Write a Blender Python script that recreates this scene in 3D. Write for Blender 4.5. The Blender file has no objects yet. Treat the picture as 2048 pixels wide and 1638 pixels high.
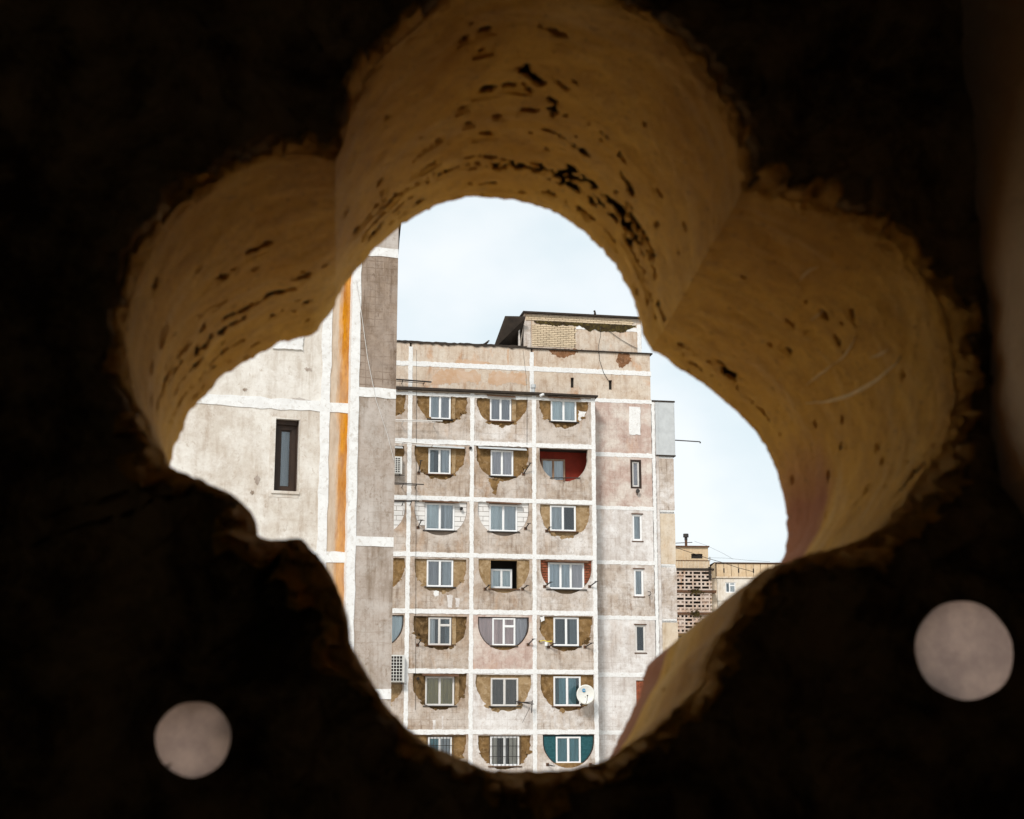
import bpy, bmesh, math, random
import numpy as np
from mathutils import Vector, Matrix
from mathutils.geometry import tessellate_polygon

R_ = math.radians
SC = bpy.context.scene
COL = SC.collection
RNG = random.Random(7)

# ------------------------------------------------------------------ camera
F_PX = 3025.0                       # focal length in photo pixels (2048 wide)
PITCH = math.atan(641.0 / F_PX)     # horizon lies 641 px under the centre
CAM = Vector((0.0, 0.0, 10.0))
cam_d = bpy.data.cameras.new('camera')
cam = bpy.data.objects.new('camera', cam_d)
COL.objects.link(cam)
cam.location = CAM
cam.rotation_euler = (math.pi / 2 + PITCH, 0, 0)
cam_d.sensor_width = 36.0
cam_d.lens = 36.0 * F_PX / 2048.0
cam_d.clip_start = 0.02
cam_d.clip_end = 5000
cam_d.dof.use_dof = True
cam_d.dof.focus_distance = 74.0
cam_d.dof.aperture_fstop = 15.0
SC.camera = cam

# ------------------------------------------------------------------ sky, sun, exposure
SUN_EL, SUN_AZ = R_(42), R_(200)    # azimuth clockwise from +Y: behind the camera, a little left
world = bpy.data.worlds.new('World')
SC.world = world
world.use_nodes = True
wn, wl = world.node_tree.nodes, world.node_tree.links
wn.clear()
w_out = wn.new('ShaderNodeOutputWorld')
w_bg = wn.new('ShaderNodeBackground')
w_bg.inputs['Strength'].default_value = 0.1
w_sky = wn.new('ShaderNodeTexSky')
w_sky.sky_type = 'NISHITA'
w_sky.sun_disc = False
w_sky.sun_elevation = SUN_EL
w_sky.sun_rotation = SUN_AZ
w_sky.dust_density = 2.0
w_tc = wn.new('ShaderNodeTexCoord')
w_map = wn.new('ShaderNodeMapping')
w_map.inputs['Scale'].default_value = (1.0, 1.0, 1.8)
w_map.inputs['Location'].default_value = (0.35, 0.1, 0.62)
w_noise = wn.new('ShaderNodeTexNoise')
w_noise.inputs['Scale'].default_value = 5.0
w_noise.inputs['Detail'].default_value = 5.0
w_noise.inputs['Roughness'].default_value = 0.45
w_ramp = wn.new('ShaderNodeValToRGB')
w_ramp.color_ramp.elements[0].position = 0.36
w_ramp.color_ramp.elements[0].color = (3.55, 4.22, 4.52, 1)
w_ramp.color_ramp.elements[1].position = 0.60
w_ramp.color_ramp.elements[1].color = (4.85, 5.05, 5.12, 1)
w_mix = wn.new('ShaderNodeMix')
w_mix.data_type = 'RGBA'
w_mix.inputs['Factor'].default_value = 0.93
wl.new(w_tc.outputs['Generated'], w_map.inputs['Vector'])
wl.new(w_map.outputs['Vector'], w_noise.inputs['Vector'])
wl.new(w_noise.outputs['Fac'], w_ramp.inputs['Fac'])
wl.new(w_sky.outputs['Color'], w_mix.inputs['A'])
wl.new(w_ramp.outputs['Color'], w_mix.inputs['B'])
wl.new(w_mix.outputs['Result'], w_bg.inputs['Color'])
wl.new(w_bg.outputs['Background'], w_out.inputs['Surface'])

sun_d = bpy.data.lights.new('sun', 'SUN')
sun_d.energy = 1.5
sun_d.angle = R_(14)
sun_d.color = (1.0, 0.95, 0.88)
sun = bpy.data.objects.new('sun', sun_d)
COL.objects.link(sun)
sdir = Vector((math.sin(SUN_AZ) * math.cos(SUN_EL), math.cos(SUN_AZ) * math.cos(SUN_EL), math.sin(SUN_EL)))
sun.rotation_euler = sdir.to_track_quat('Z', 'Y').to_euler()
sun.location = (0, -20, 60)

SC.view_settings.view_transform = 'Standard'
SC.view_settings.look = 'None'
SC.view_settings.gamma = 1.0
SC.view_settings.use_curve_mapping = False
SC.view_settings.exposure = 1.0
SC.render.engine = 'CYCLES'
SC.cycles.max_bounces = 10
SC.cycles.diffuse_bounces = 6
SC.cycles.transparent_max_bounces = 12
SC.cycles.use_denoising = True
SC.cycles.sample_clamp_indirect = 6.0

# ------------------------------------------------------------------ pixel <-> place helpers
CP, SP = math.cos(PITCH), math.sin(PITCH)


def ray(px, py):
    x, yu = px - 1024.0, 819.0 - py
    return Vector((x, F_PX * CP - yu * SP, F_PX * SP + yu * CP))


class Frame:
    """A vertical plane: local x runs along it, y away from the camera, z is world height."""

    def __init__(self, origin, yaw):
        self.o = Vector(origin)
        self.yaw = yaw
        self.m = Matrix.Translation(self.o) @ Matrix.Rotation(yaw, 4, 'Z')
        self.inv = self.m.inverted()

    def at(self, px, py, y=0.0):
        c = self.inv @ CAM
        d = self.inv.to_3x3() @ ray(px, py)
        t = (y - c.y) / d.y
        p = c + d * t
        return p.x, p.z


# ------------------------------------------------------------------ object helpers
def tag(o, label=None, cat=None, group=None, kind=None):
    if label:
        o['label'] = label
    if cat:
        o['category'] = cat
    if group:
        o['group'] = group
    if kind:
        o['kind'] = kind
    return o


def empty(name, m):
    o = bpy.data.objects.new(name, None)
    o.empty_display_size = 0.3
    COL.objects.link(o)
    o.matrix_world = m
    return o


class MB:
    """Collects shapes in local coordinates, then builds ONE mesh object."""

    def __init__(self):
        self.v, self.f = [], []

    def add(self, verts, faces):
        b = len(self.v)
        self.v += [tuple(p) for p in verts]
        self.f += [tuple(b + i for i in f) for f in faces]
        return self

    def box(self, x0, x1, y0, y1, z0, z1):
        v = [(x, y, z) for x in (x0, x1) for y in (y0, y1) for z in (z0, z1)]
        return self.add(v, [(0, 1, 3, 2), (4, 6, 7, 5), (0, 4, 5, 1), (2, 3, 7, 6), (0, 2, 6, 4), (1, 5, 7, 3)])

    def prism(self, loops, y0, y1):
        """loops: first is the outline, the rest are holes, all lists of (x, z)."""
        flat, tris = [], tessellate_polygon([[Vector((x, z, 0)) for x, z in lp] for lp in loops])
        for lp in loops:
            flat += lp
        n = len(flat)
        v = [(x, y0, z) for x, z in flat] + [(x, y1, z) for x, z in flat]
        f = [tuple(t) for t in tris] + [tuple(n + i for i in reversed(t)) for t in tris]
        b = 0
        for lp in loops:
            k = len(lp)
            for i in range(k):
                j = (i + 1) % k
                f.append((b + i, b + j, n + b + j, n + b + i))
            b += k
        return self.add(v, f)

    def tube(self, pts, r, seg=6):
        pts = [Vector(p) for p in pts]
        rs = r if isinstance(r, (list, tuple)) else [r] * len(pts)
        v, f = [], []
        for i, p in enumerate(pts):
            a = pts[max(i - 1, 0)]
            c = pts[min(i + 1, len(pts) - 1)]
            d = (c - a).normalized()
            up = Vector((0, 0, 1)) if abs(d.z) < 0.95 else Vector((1, 0, 0))
            s = d.cross(up).normalized()
            u = s.cross(d)
            for k in range(seg):
                t = 2 * math.pi * k / seg
                v.append(p + (s * math.cos(t) + u * math.sin(t)) * rs[i])
        for i in range(len(pts) - 1):
            for k in range(seg):
                k2 = (k + 1) % seg
                f.append((i * seg + k, i * seg + k2, (i + 1) * seg + k2, (i + 1) * seg + k))
        f.append(tuple(range(seg - 1, -1, -1)))
        f.append(tuple((len(pts) - 1) * seg + k for k in range(seg)))
        return self.add(v, f)

    def build(self, name, mat, parent=None, smooth=False):
        me = bpy.data.meshes.new(name)
        me.from_pydata(self.v, [], self.f)
        bm = bmesh.new()
        bm.from_mesh(me)
        bmesh.ops.recalc_face_normals(bm, faces=bm.faces)
        bm.to_mesh(me)
        bm.free()
        if smooth:
            me.polygons.foreach_set('use_smooth', [True] * len(me.polygons))
        if mat:
            me.materials.append(mat)
        o = bpy.data.objects.new(name, me)
        COL.objects.link(o)
        if parent:
            o.parent = parent
        return o


# ------------------------------------------------------------------ materials
class Mat:
    def __init__(self, name):
        self.m = bpy.data.materials.new(name)
        self.m.use_nodes = True
        self.n, self.l = self.m.node_tree.nodes, self.m.node_tree.links
        self.n.clear()
        self.out = self.n.new('ShaderNodeOutputMaterial')

    def node(self, t, **kw):
        nd = self.n.new(t)
        for k, v in kw.items():
            nd.inputs[k].default_value = v
        return nd

    def link(self, a, b):
        self.l.new(a, b)

    def coords(self, scale=(1, 1, 1), shift=True):
        tc = self.node('ShaderNodeTexCoord')
        mp = self.node('ShaderNodeMapping', Scale=scale)
        self.link(tc.outputs['Object'], mp.inputs['Vector'])
        if shift:
            oi = self.node('ShaderNodeObjectInfo')
            mu = self.node('ShaderNodeMath')
            mu.operation = 'MULTIPLY'
            mu.inputs[1].default_value = 37.0
            self.link(oi.outputs['Random'], mu.inputs[0])
            cb = self.node('ShaderNodeCombineXYZ')
            self.link(mu.outputs[0], cb.inputs['Y'])
            self.link(cb.outputs[0], mp.inputs['Location'])
        return mp.outputs['Vector']

    def noise(self, vec, scale, detail=5, rough=0.6, lo=0.4, hi=0.6, dist=0.0):
        nz = self.node('ShaderNodeTexNoise', Scale=scale, Detail=detail, Roughness=rough, Distortion=dist)
        self.link(vec, nz.inputs['Vector'])
        mr = self.node('ShaderNodeMapRange')
        mr.inputs['From Min'].default_value = lo
        mr.inputs['From Max'].default_value = hi
        self.link(nz.outputs['Fac'], mr.inputs['Value'])
        return mr.outputs['Result'], nz.outputs['Fac']

    def scale(self, sock, k):
        mu = self.node('ShaderNodeMath')
        mu.operation = 'MULTIPLY'
        mu.inputs[1].default_value = k
        self.link(sock, mu.inputs[0])
        return mu.outputs[0]

    def math(self, op, a, b):
        mu = self.node('ShaderNodeMath')
        mu.operation = op
        for i, s in enumerate((a, b)):
            if isinstance(s, (int, float)):
                mu.inputs[i].default_value = s
            else:
                self.link(s, mu.inputs[i])
        return mu.outputs[0]

    def mix(self, fac, a, b, mode='MIX'):
        mx = self.node('ShaderNodeMix')
        mx.data_type = 'RGBA'
        mx.blend_type = mode
        for key, s in (('Factor', fac), ('A', a), ('B', b)):
            sk = mx.inputs[key]
            if isinstance(s, (int, float)):
                sk.default_value = s
            elif isinstance(s, tuple):
                sk.default_value = s if len(s) == 4 else (*s, 1)
            else:
                self.link(s, sk)
        return mx.outputs['Result']

    def bsdf(self, color, rough=0.85, bump=None, dist=0.02, strength=0.5, metallic=0.0, spec=0.3):
        b = self.node('ShaderNodeBsdfPrincipled')
        b.inputs['Roughness'].default_value = rough
        b.inputs['Metallic'].default_value = metallic
        b.inputs['Specular IOR Level'].default_value = spec
        if isinstance(color, tuple):
            b.inputs['Base Color'].default_value = (*color[:3], 1)
        else:
            self.link(color, b.inputs['Base Color'])
        if bump is not None:
            bp = self.node('ShaderNodeBump', Strength=strength, Distance=dist)
            self.link(bump, bp.inputs['Height'])
            self.link(bp.outputs['Normal'], b.inputs['Normal'])
        self.link(b.outputs[0], self.out.inputs['Surface'])
        return self.m


def concrete(name, base, dark, pale, rust=None, pale_amt=0.5, dark_amt=0.5, rust_amt=0.0, grid=0.0, fine=1.0, k=1.0, gw=0.42, gh=0.31):
    """Weathered rendered concrete: large patches, vertical rain streaks, pale lime wash, rust runs."""
    m = Mat(name)
    v = m.coords((k, k, k))
    big, _ = m.noise(v, 0.75, 10, 0.74, 0.44, 0.62, 0.15)
    med, raw = m.noise(v, 2.6, 9, 0.74, 0.44, 0.64, 0.4)
    vs = m.coords((5.5 * k, 5.5 * k, 0.55 * k))
    streak, _ = m.noise(vs, 1.0, 7, 0.66, 0.50, 0.66)
    spk, _ = m.noise(v, 14.0, 6, 0.75, 0.56, 0.76)
    c = m.mix(m.scale(med, 0.55 * dark_amt), base, dark)
    c = m.mix(m.scale(streak, 0.85 * dark_amt), c, dark)
    c = m.mix(m.math('MULTIPLY', big, pale_amt), c, pale)
    if rust:
        rr, _ = m.noise(m.coords((1.3 * k, 1.3 * k, 0.6 * k)), 0.8, 8, 0.68, 0.54, 0.66, 0.7)
        c = m.mix(m.scale(rr, rust_amt), c, rust)
    c = m.mix(m.scale(spk, 0.45 * fine), c, dark)
    dirt, _ = m.noise(m.coords((6 * k, 6 * k, 4 * k)), 1.0, 10, 0.8, 0.56, 0.68, 0.3)
    c = m.mix(m.scale(dirt, 0.70 * fine), c, dark)
    chalk, _ = m.noise(m.coords((4 * k, 4 * k, 5 * k)), 1.3, 10, 0.8, 0.57, 0.66, 0.2)
    c = m.mix(m.scale(chalk, 0.5 * pale_amt), c, pale)
    if grid > 0:
        br = m.node('ShaderNodeTexBrick')
        br.offset = 0.0
        br.inputs['Color1'].default_value = (1, 1, 1, 1)
        br.inputs['Color2'].default_value = (1, 1, 1, 1)
        br.inputs['Mortar'].default_value = (0, 0, 0, 1)
        br.inputs['Scale'].default_value = 1.0
        br.inputs['Mortar Size'].default_value = 0.012
        br.inputs['Mortar Smooth'].default_value = 0.3
        br.inputs['Brick Width'].default_value = gw
        br.inputs['Row Height'].default_value = gh
        tc = m.node('ShaderNodeTexCoord')
        sep = m.node('ShaderNodeSeparateXYZ')
        cmb = m.node('ShaderNodeCombineXYZ')
        m.link(tc.outputs['Object'], sep.inputs[0])
        wob = m.node('ShaderNodeTexNoise', Scale=1.7, Detail=3.0)
        m.link(tc.outputs['Object'], wob.inputs['Vector'])
        w = m.scale(wob.outputs['Fac'], 0.10)
        m.link(m.math('ADD', sep.outputs['X'], w), cmb.inputs['X'])
        m.link(m.math('ADD', sep.outputs['Z'], w), cmb.inputs['Y'])
        m.link(cmb.outputs[0], br.inputs['Vector'])
        vis, _ = m.noise(v, 1.4, 4, 0.6, 0.42, 0.62)
        inv = m.math('SUBTRACT', 1.0, br.outputs['Fac'])
        line = m.math('MULTIPLY', br.outputs['Fac'], m.scale(vis, grid))
        c = m.mix(line, c, dark)
    return m.bsdf(c, 0.9, raw, 0.03, 0.5, spec=0.15)


def plaster(name, base, dark, pale, scale=1.6, rough=0.9, bump=0.8):
    m = Mat(name)
    v = m.coords()
    a, raw = m.noise(v, scale, 7, 0.65, 0.38, 0.62, 0.8)
    b, _ = m.noise(v, scale * 2.3, 6, 0.7, 0.52, 0.70, 0.5)
    c = m.mix(a, base, dark)
    c = m.mix(m.scale(b, 0.7), c, pale)
    return m.bsdf(c, rough, raw, 0.04, bump, spec=0.15)


def plain(name, col, rough=0.5, var=0.15, metallic=0.0, spec=0.4, scale=3.0):
    m = Mat(name)
    v = m.coords()
    a, raw = m.noise(v, scale, 5, 0.65, 0.35, 0.7)
    dk = tuple(x * (1 - var) for x in col)
    return m.bsdf(m.mix(a, col, dk), rough, raw, 0.005, 0.3, metallic, spec)


def cloth(name, col, col2=None):
    m = Mat(name)
    vs = m.coords((9, 9, 0.4))
    a, raw = m.noise(vs, 1.0, 3, 0.5, 0.35, 0.65)
    col2 = col2 or tuple(x * 0.72 for x in col)
    return m.bsdf(m.mix(a, col, col2), 0.95, spec=0.05)


def glass_mat(name, tint, refl=0.10, rough=0.03):
    m = Mat(name)
    t = m.node('ShaderNodeBsdfTransparent', Color=(*tint, 1))
    g = m.node('ShaderNodeBsdfGlossy', Color=(0.9, 0.95, 1.0, 1), Roughness=rough)
    mx = m.node('ShaderNodeMixShader')
    fr = m.node('ShaderNodeFresnel', IOR=1.45)
    m.link(m.math('ADD', fr.outputs[0], refl), mx.inputs[0])
    m.link(t.outputs[0], mx.inputs[1])
    m.link(g.outputs[0], mx.inputs[2])
    m.link(mx.outputs[0], m.out.inputs['Surface'])
    return m.m


M = {}
M['panel_tan'] = concrete('panel_tan', (0.43, 0.345, 0.278), (0.19, 0.13, 0.088), (0.66, 0.61, 0.57), (0.50, 0.28, 0.14), 0.6, 1.0, 0.25, 0.5, 1.2)
M['panel_pale'] = concrete('panel_pale', (0.50, 0.425, 0.365), (0.22, 0.16, 0.12), (0.73, 0.70, 0.68), (0.54, 0.34, 0.20), 0.85, 0.9, 0.15, 0.5, 1.2)
M['panel_pink'] = concrete('panel_pink', (0.50, 0.375, 0.325), (0.28, 0.18, 0.145), (0.68, 0.63, 0.57), (0.56, 0.33, 0.19), 0.85, 0.6, 0.35, 0.35, 1.2)
M['panel_peach'] = concrete('panel_peach', (0.57, 0.47, 0.375), (0.30, 0.18, 0.11), (0.68, 0.63, 0.56), (0.52, 0.27, 0.135), 0.55, 0.75, 0.55, 0.25, 1.3)
M['panel_lime'] = concrete('panel_lime', (0.58, 0.535, 0.505), (0.32, 0.25, 0.21), (0.76, 0.74, 0.73), (0.6, 0.43, 0.30), 0.9, 0.65, 0.15, 0.45, 1.2)
M['tower_panel'] = concrete('tower_panel', (0.58, 0.52, 0.455), (0.36, 0.27, 0.20), (0.76, 0.73, 0.685), None, 0.85, 0.7, 0, 0.12, 1.2, 1.3, 0.9, 0.6)
M['tower_lime'] = concrete('tower_lime', (0.66, 0.615, 0.56), (0.38, 0.30, 0.23), (0.79, 0.765, 0.73), None, 0.85, 0.6, 0, 0.12, 1.2, 1.3, 0.9, 0.6)
M['tower_pylon'] = concrete('tower_pylon', (0.42, 0.355, 0.31), (0.20, 0.145, 0.10), (0.56, 0.52, 0.49), None, 0.65, 0.9, 0, 0.25, 1.4, 1.2, 0.23, 0.2)
M['tower_pylon_stained'] = concrete('tower_pylon_stained', (0.31, 0.235, 0.18), (0.13, 0.085, 0.055), (0.47, 0.41, 0.37), None, 0.35, 1.0, 0, 0.55, 1.5, 1.2, 0.17, 0.145)
M['core'] = concrete('core', (0.42, 0.34, 0.27), (0.22, 0.16, 0.11), (0.55, 0.5, 0.45), None, 0.4, 0.6)
M['far_panel'] = concrete('far_panel', (0.60, 0.50, 0.385), (0.33, 0.23, 0.14), (0.70, 0.64, 0.56), (0.5, 0.29, 0.14), 0.5, 0.6, 0.35)
M['far_peach'] = concrete('far_peach', (0.60, 0.45, 0.29), (0.34, 0.22, 0.12), (0.68, 0.58, 0.44), (0.5, 0.27, 0.12), 0.4, 0.6, 0.4)
M['far_white'] = concrete('far_white', (0.66, 0.60, 0.52), (0.40, 0.30, 0.20), (0.76, 0.73, 0.69), None, 0.6, 0.45)
M['lattice'] = concrete('lattice', (0.50, 0.395, 0.325), (0.24, 0.15, 0.10), (0.68, 0.62, 0.58), (0.42, 0.20, 0.08), 0.5, 0.7, 0.6)
M['joint'] = plaster('joint', (0.775, 0.775, 0.77), (0.70, 0.69, 0.68), (0.47, 0.42, 0.37), 5.5, bump=0.25)
M['infill_brown'] = plaster('infill_brown', (0.25, 0.150, 0.062), (0.125, 0.070, 0.026), (0.37, 0.255, 0.145), 2.2)
M['infill_dark'] = plaster('infill_dark', (0.18, 0.108, 0.045), (0.06, 0.034, 0.013), (0.29, 0.19, 0.10), 1.8)
M['infill_tan'] = plaster('infill_tan', (0.36, 0.25, 0.14), (0.22, 0.14, 0.065), (0.50, 0.39, 0.27), 2.6)
M['red_brick'] = plain('red_brick', (0.36, 0.10, 0.045), 0.9, 0.55, scale=4)
M['red_paint'] = plain('red_paint', (0.30, 0.030, 0.012), 0.8, 0.3)
M['cream_brick'] = plain('cream_brick', (0.66, 0.53, 0.37), 0.9, 0.25)
M['brick_mortar'] = plain('brick_mortar', (0.22, 0.15, 0.085), 0.95, 0.4)
M['white_block'] = plain('white_block', (0.74, 0.72, 0.70), 0.85, 0.12)
M['block_mortar'] = plain('block_mortar', (0.34, 0.27, 0.22), 0.95, 0.3)
M['pvc'] = plain('pvc', (0.80, 0.80, 0.80), 0.35, 0.04)
M['pvc_dirty'] = plain('pvc_dirty', (0.66, 0.63, 0.60), 0.5, 0.15)
M['wood'] = plain('wood', (0.036, 0.016, 0.007), 0.6, 0.5, scale=6)
M['wood_light'] = plain('wood_light', (0.40, 0.25, 0.16), 0.7, 0.3, scale=6)
M['black_metal'] = plain('black_metal', (0.035, 0.028, 0.024), 0.6, 0.4)
M['rust_metal'] = plain('rust_metal', (0.12, 0.055, 0.025), 0.85, 0.5)
M['tin'] = plain('tin', (0.52, 0.54, 0.55), 0.5, 0.18)
M['tar'] = plain('tar', (0.040, 0.028, 0.020), 0.9, 0.5)
M['moss'] = plaster('moss', (0.07, 0.05, 0.015), (0.03, 0.02, 0.01), (0.16, 0.12, 0.03), 3.0)
M['ac_white'] = plain('ac_white', (0.66, 0.65, 0.62), 0.5, 0.15)
M['dish'] = plain('dish', (0.76, 0.75, 0.70), 0.45, 0.08)
M['dish_blue'] = plain('dish_blue', (0.03, 0.22, 0.42), 0.4, 0.1)
M['dark'] = plain('dark', (0.02, 0.016, 0.013), 0.9, 0.3)
M['recess_dark'] = plain('recess_dark', (0.05, 0.040, 0.032), 0.9, 0.4)  # dark balcony insides: their shade is in the base colour
M['yellow'] = plain('yellow', (0.7, 0.55, 0.03), 0.5, 0.1)
M['glass'] = glass_mat('glass', (0.985, 0.99, 0.99), 0.015)
M['glass_grimy'] = glass_mat('glass_grimy', (0.86, 0.88, 0.88), 0.03, 0.3)
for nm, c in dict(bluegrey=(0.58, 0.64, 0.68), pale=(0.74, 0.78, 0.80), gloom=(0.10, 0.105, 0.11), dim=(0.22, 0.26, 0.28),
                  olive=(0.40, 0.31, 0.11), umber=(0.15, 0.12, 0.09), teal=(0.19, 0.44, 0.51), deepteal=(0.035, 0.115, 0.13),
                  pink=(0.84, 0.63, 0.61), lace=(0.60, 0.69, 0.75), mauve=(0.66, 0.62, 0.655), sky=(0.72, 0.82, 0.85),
                  smoke=(0.46, 0.465, 0.50), cream=(0.74, 0.69, 0.60), black=(0.02, 0.018, 0.016), wine=(0.10, 0.045, 0.035)).items():  # black, gloom: unlit rooms behind the glass, painted as dark cloth
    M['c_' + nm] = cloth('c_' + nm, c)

# the ochre stone of the opening, the sooty inside face
mm = Mat('opening_stone')
v = mm.coords(shift=False)
a, raw = mm.noise(v, 5.0, 8, 0.70, 0.36, 0.64, 0.4)
b, raw2 = mm.noise(v, 38.0, 8, 0.78, 0.44, 0.66)
d, _ = mm.noise(mm.coords((2.2, 7, 2.2), False), 2.0, 7, 0.66, 0.50, 0.70, 0.8)
e_, _ = mm.noise(v, 150.0, 4, 0.7, 0.60, 0.70)
c = mm.mix(a, (0.79, 0.435, 0.070), (0.60, 0.295, 0.038))
c = mm.mix(mm.scale(b, 0.55), c, (0.42, 0.215, 0.050))
c = mm.mix(mm.scale(d, 0.38), c, (0.80, 0.55, 0.26))
# reddish wash left on the outer end of the right and bottom lobes
tc = mm.node('ShaderNodeTexCoord')
sep = mm.node('ShaderNodeSeparateXYZ')
mm.link(tc.outputs['Object'], sep.inputs[0])
def ramp_(sock, lo, hi):
    r_n = mm.node('ShaderNodeMapRange')
    r_n.inputs['From Min'].default_value = lo
    r_n.inputs['From Max'].default_value = hi
    mm.link(sock, r_n.inputs['Value'])
    return r_n.outputs['Result']
wy = mm.math('ADD', sep.outputs['Y'], mm.scale(mm.math('SUBTRACT', raw, 0.5), 0.12))
wz_ = mm.math('ADD', sep.outputs['Z'], mm.scale(mm.math('SUBTRACT', raw, 0.5), 0.15))
wash = mm.math('MULTIPLY', ramp_(wy, 0.225, 0.245), mm.math('MULTIPLY', ramp_(sep.outputs['X'], 0.06, 0.10), ramp_(wz_, 10.27, 10.20)))
c = mm.mix(mm.scale(wash, 0.95), c, (0.37, 0.13, 0.055))
c = mm.mix(mm.scale(e_, 0.6), c, (0.20, 0.11, 0.04))
hs = mm.math('ADD', mm.scale(raw2, 0.7), raw)
M['opening_stone'] = mm.bsdf(c, 0.78, hs, 0.012, 0.85, spec=0.10)
M['scrape_lime'] = plain('scrape_lime', (0.78, 0.54, 0.22), 0.7, 0.3, scale=60.0)
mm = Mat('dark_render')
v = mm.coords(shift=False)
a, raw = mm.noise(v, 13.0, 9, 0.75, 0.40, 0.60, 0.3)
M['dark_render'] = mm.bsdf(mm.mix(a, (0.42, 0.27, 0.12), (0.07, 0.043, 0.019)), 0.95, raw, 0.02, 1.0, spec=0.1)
M['room_wall'] = plaster('room_wall', (0.74, 0.53, 0.33), (0.66, 0.46, 0.27), (0.76, 0.57, 0.38), 3.0)
M['room_dark'] = plaster('room_dark', (0.55, 0.45, 0.34), (0.45, 0.36, 0.27), (0.6, 0.5, 0.39), 2.0)
M['outer_render'] = plaster('outer_render', (0.5, 0.42, 0.32), (0.4, 0.33, 0.25), (0.58, 0.5, 0.4), 2.0)
M['ground'] = concrete('ground', (0.42, 0.38, 0.33), (0.28, 0.25, 0.21), (0.50, 0.46, 0.41), None, 0.5, 0.6)
mm = Mat('milky_disc')  # for the invented translucent discs that give the pale light spots
tr = mm.node('ShaderNodeBsdfTranslucent')
pa, _ = mm.noise(mm.coords(shift=False), 30.0, 6, 0.7, 0.35, 0.65)
mm.link(mm.mix(pa, (0.64, 0.53, 0.47), (0.44, 0.36, 0.33)), tr.inputs['Color'])
df = mm.node('ShaderNodeBsdfTransparent', Color=(0.9, 0.8, 0.75, 1))
mx = mm.node('ShaderNodeMixShader', Fac=0.14)
mm.link(tr.outputs[0], mx.inputs[1])
mm.link(df.outputs[0], mx.inputs[2])
mm.link(mx.outputs[0], mm.out.inputs['Surface'])
M['milky_disc'] = mm.m
# rust run on the narrow panel: a stain of its own shape along local x (panel edge at x = 0)
mm = Mat('rust_panel')
v = mm.coords((1.3, 1.3, 1.3), False)
tc = mm.node('ShaderNodeTexCoord')
sep = mm.node('ShaderNodeSeparateXYZ')
mm.link(tc.outputs['Object'], sep.inputs[0])
_, wv = mm.noise(mm.coords((9, 9, 0.9), False), 1.0, 6, 0.7)
edge = mm.math('ADD', sep.outputs['X'], mm.scale(mm.math('SUBTRACT', wv, 0.5), 0.34))
mr = mm.node('ShaderNodeMapRange')
mr.inputs['From Min'].default_value = -0.225
mr.inputs['From Max'].default_value = -0.125
mm.link(edge, mr.inputs['Value'])
fade, _ = mm.noise(mm.coords((1, 1, 0.35), False), 0.9, 4, 0.6, 0.30, 0.55)
md, raw = mm.noise(mm.coords((5, 5, 1.2), False), 1.3, 9, 0.75, 0.40, 0.64)
base = mm.mix(md, (0.58, 0.47, 0.37), (0.44, 0.33, 0.24))
rust = mm.mix(md, (0.62, 0.255, 0.006), (0.36, 0.115, 0.003))
hz = mm.node('ShaderNodeMapRange')
hz.inputs['From Min'].default_value = 9.5
hz.inputs['From Max'].default_value = 15.0
hz.inputs['To Min'].default_value = 0.22
hz.inputs['To Max'].default_value = 1.0
mm.link(sep.outputs['Z'], hz.inputs['Value'])
k = mm.math('MULTIPLY', mr.outputs['Result'], mm.math('MULTIPLY', hz.outputs['Result'], mm.math('ADD', 0.25, mm.scale(fade, 0.75))))
M['rust_panel'] = mm.bsdf(mm.mix(k, base, rust), 0.9, raw, 0.02, 0.5, spec=0.15)


# ------------------------------------------------------------------ numpy noise for relief
def _hash(ix, iy, iz):
    h = (ix * 374761393 + iy * 668265263 + iz * 1274126177) & 0xFFFFFFFF
    h = ((h ^ (h >> 13)) * 1274126177) & 0xFFFFFFFF
    return ((h ^ (h >> 16)) & 0xFFFF) / 65535.0


def vnoise(p):
    i = np.floor(p).astype(np.int64)
    f = p - i
    f = f * f * (3 - 2 * f)
    out = 0
    for dx in (0, 1):
        for dy in (0, 1):
            for dz in (0, 1):
                w = (f[:, 0] if dx else 1 - f[:, 0]) * (f[:, 1] if dy else 1 - f[:, 1]) * (f[:, 2] if dz else 1 - f[:, 2])
                out = out + w * _hash(i[:, 0] + dx, i[:, 1] + dy, i[:, 2] + dz)
    return out * 2 - 1


def fbm(p, scale, octv=4, gain=0.5):
    s, a, t = 0, 1.0, 0
    for o in range(octv):
        s = s + a * vnoise(p * scale * 2 ** o + 17.3 * o)
        t += a
        a *= gain
    return s / t


def chips(p, scale):
    """Faceted fracture relief: each cell is a tilted flat facet of its own height."""
    q_ = p * scale
    i0 = np.floor(q_).astype(np.int64)
    best = np.full(len(p), 9e9)
    out = np.zeros(len(p))
    for dx_ in (-1, 0, 1):
        for dy_ in (-1, 0, 1):
            for dz_ in (-1, 0, 1):
                c_ = i0 + np.array([dx_, dy_, dz_])
                h = [_hash(c_[:, 0] + 31 * k_, c_[:, 1] + 57 * k_, c_[:, 2] + 13 * k_) for k_ in range(6)]
                ctr_ = c_ + np.stack(h[:3], -1)
                d_ = q_ - ctr_
                dd_ = (d_ ** 2).sum(-1)
                val = h[3] * 2 - 1 + 0.9 * (d_[:, 0] * (h[4] * 2 - 1) + d_[:, 2] * (h[5] * 2 - 1))
                m_ = dd_ < best
                best = np.where(m_, dd_, best)
                out = np.where(m_, val, out)
    return out


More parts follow.
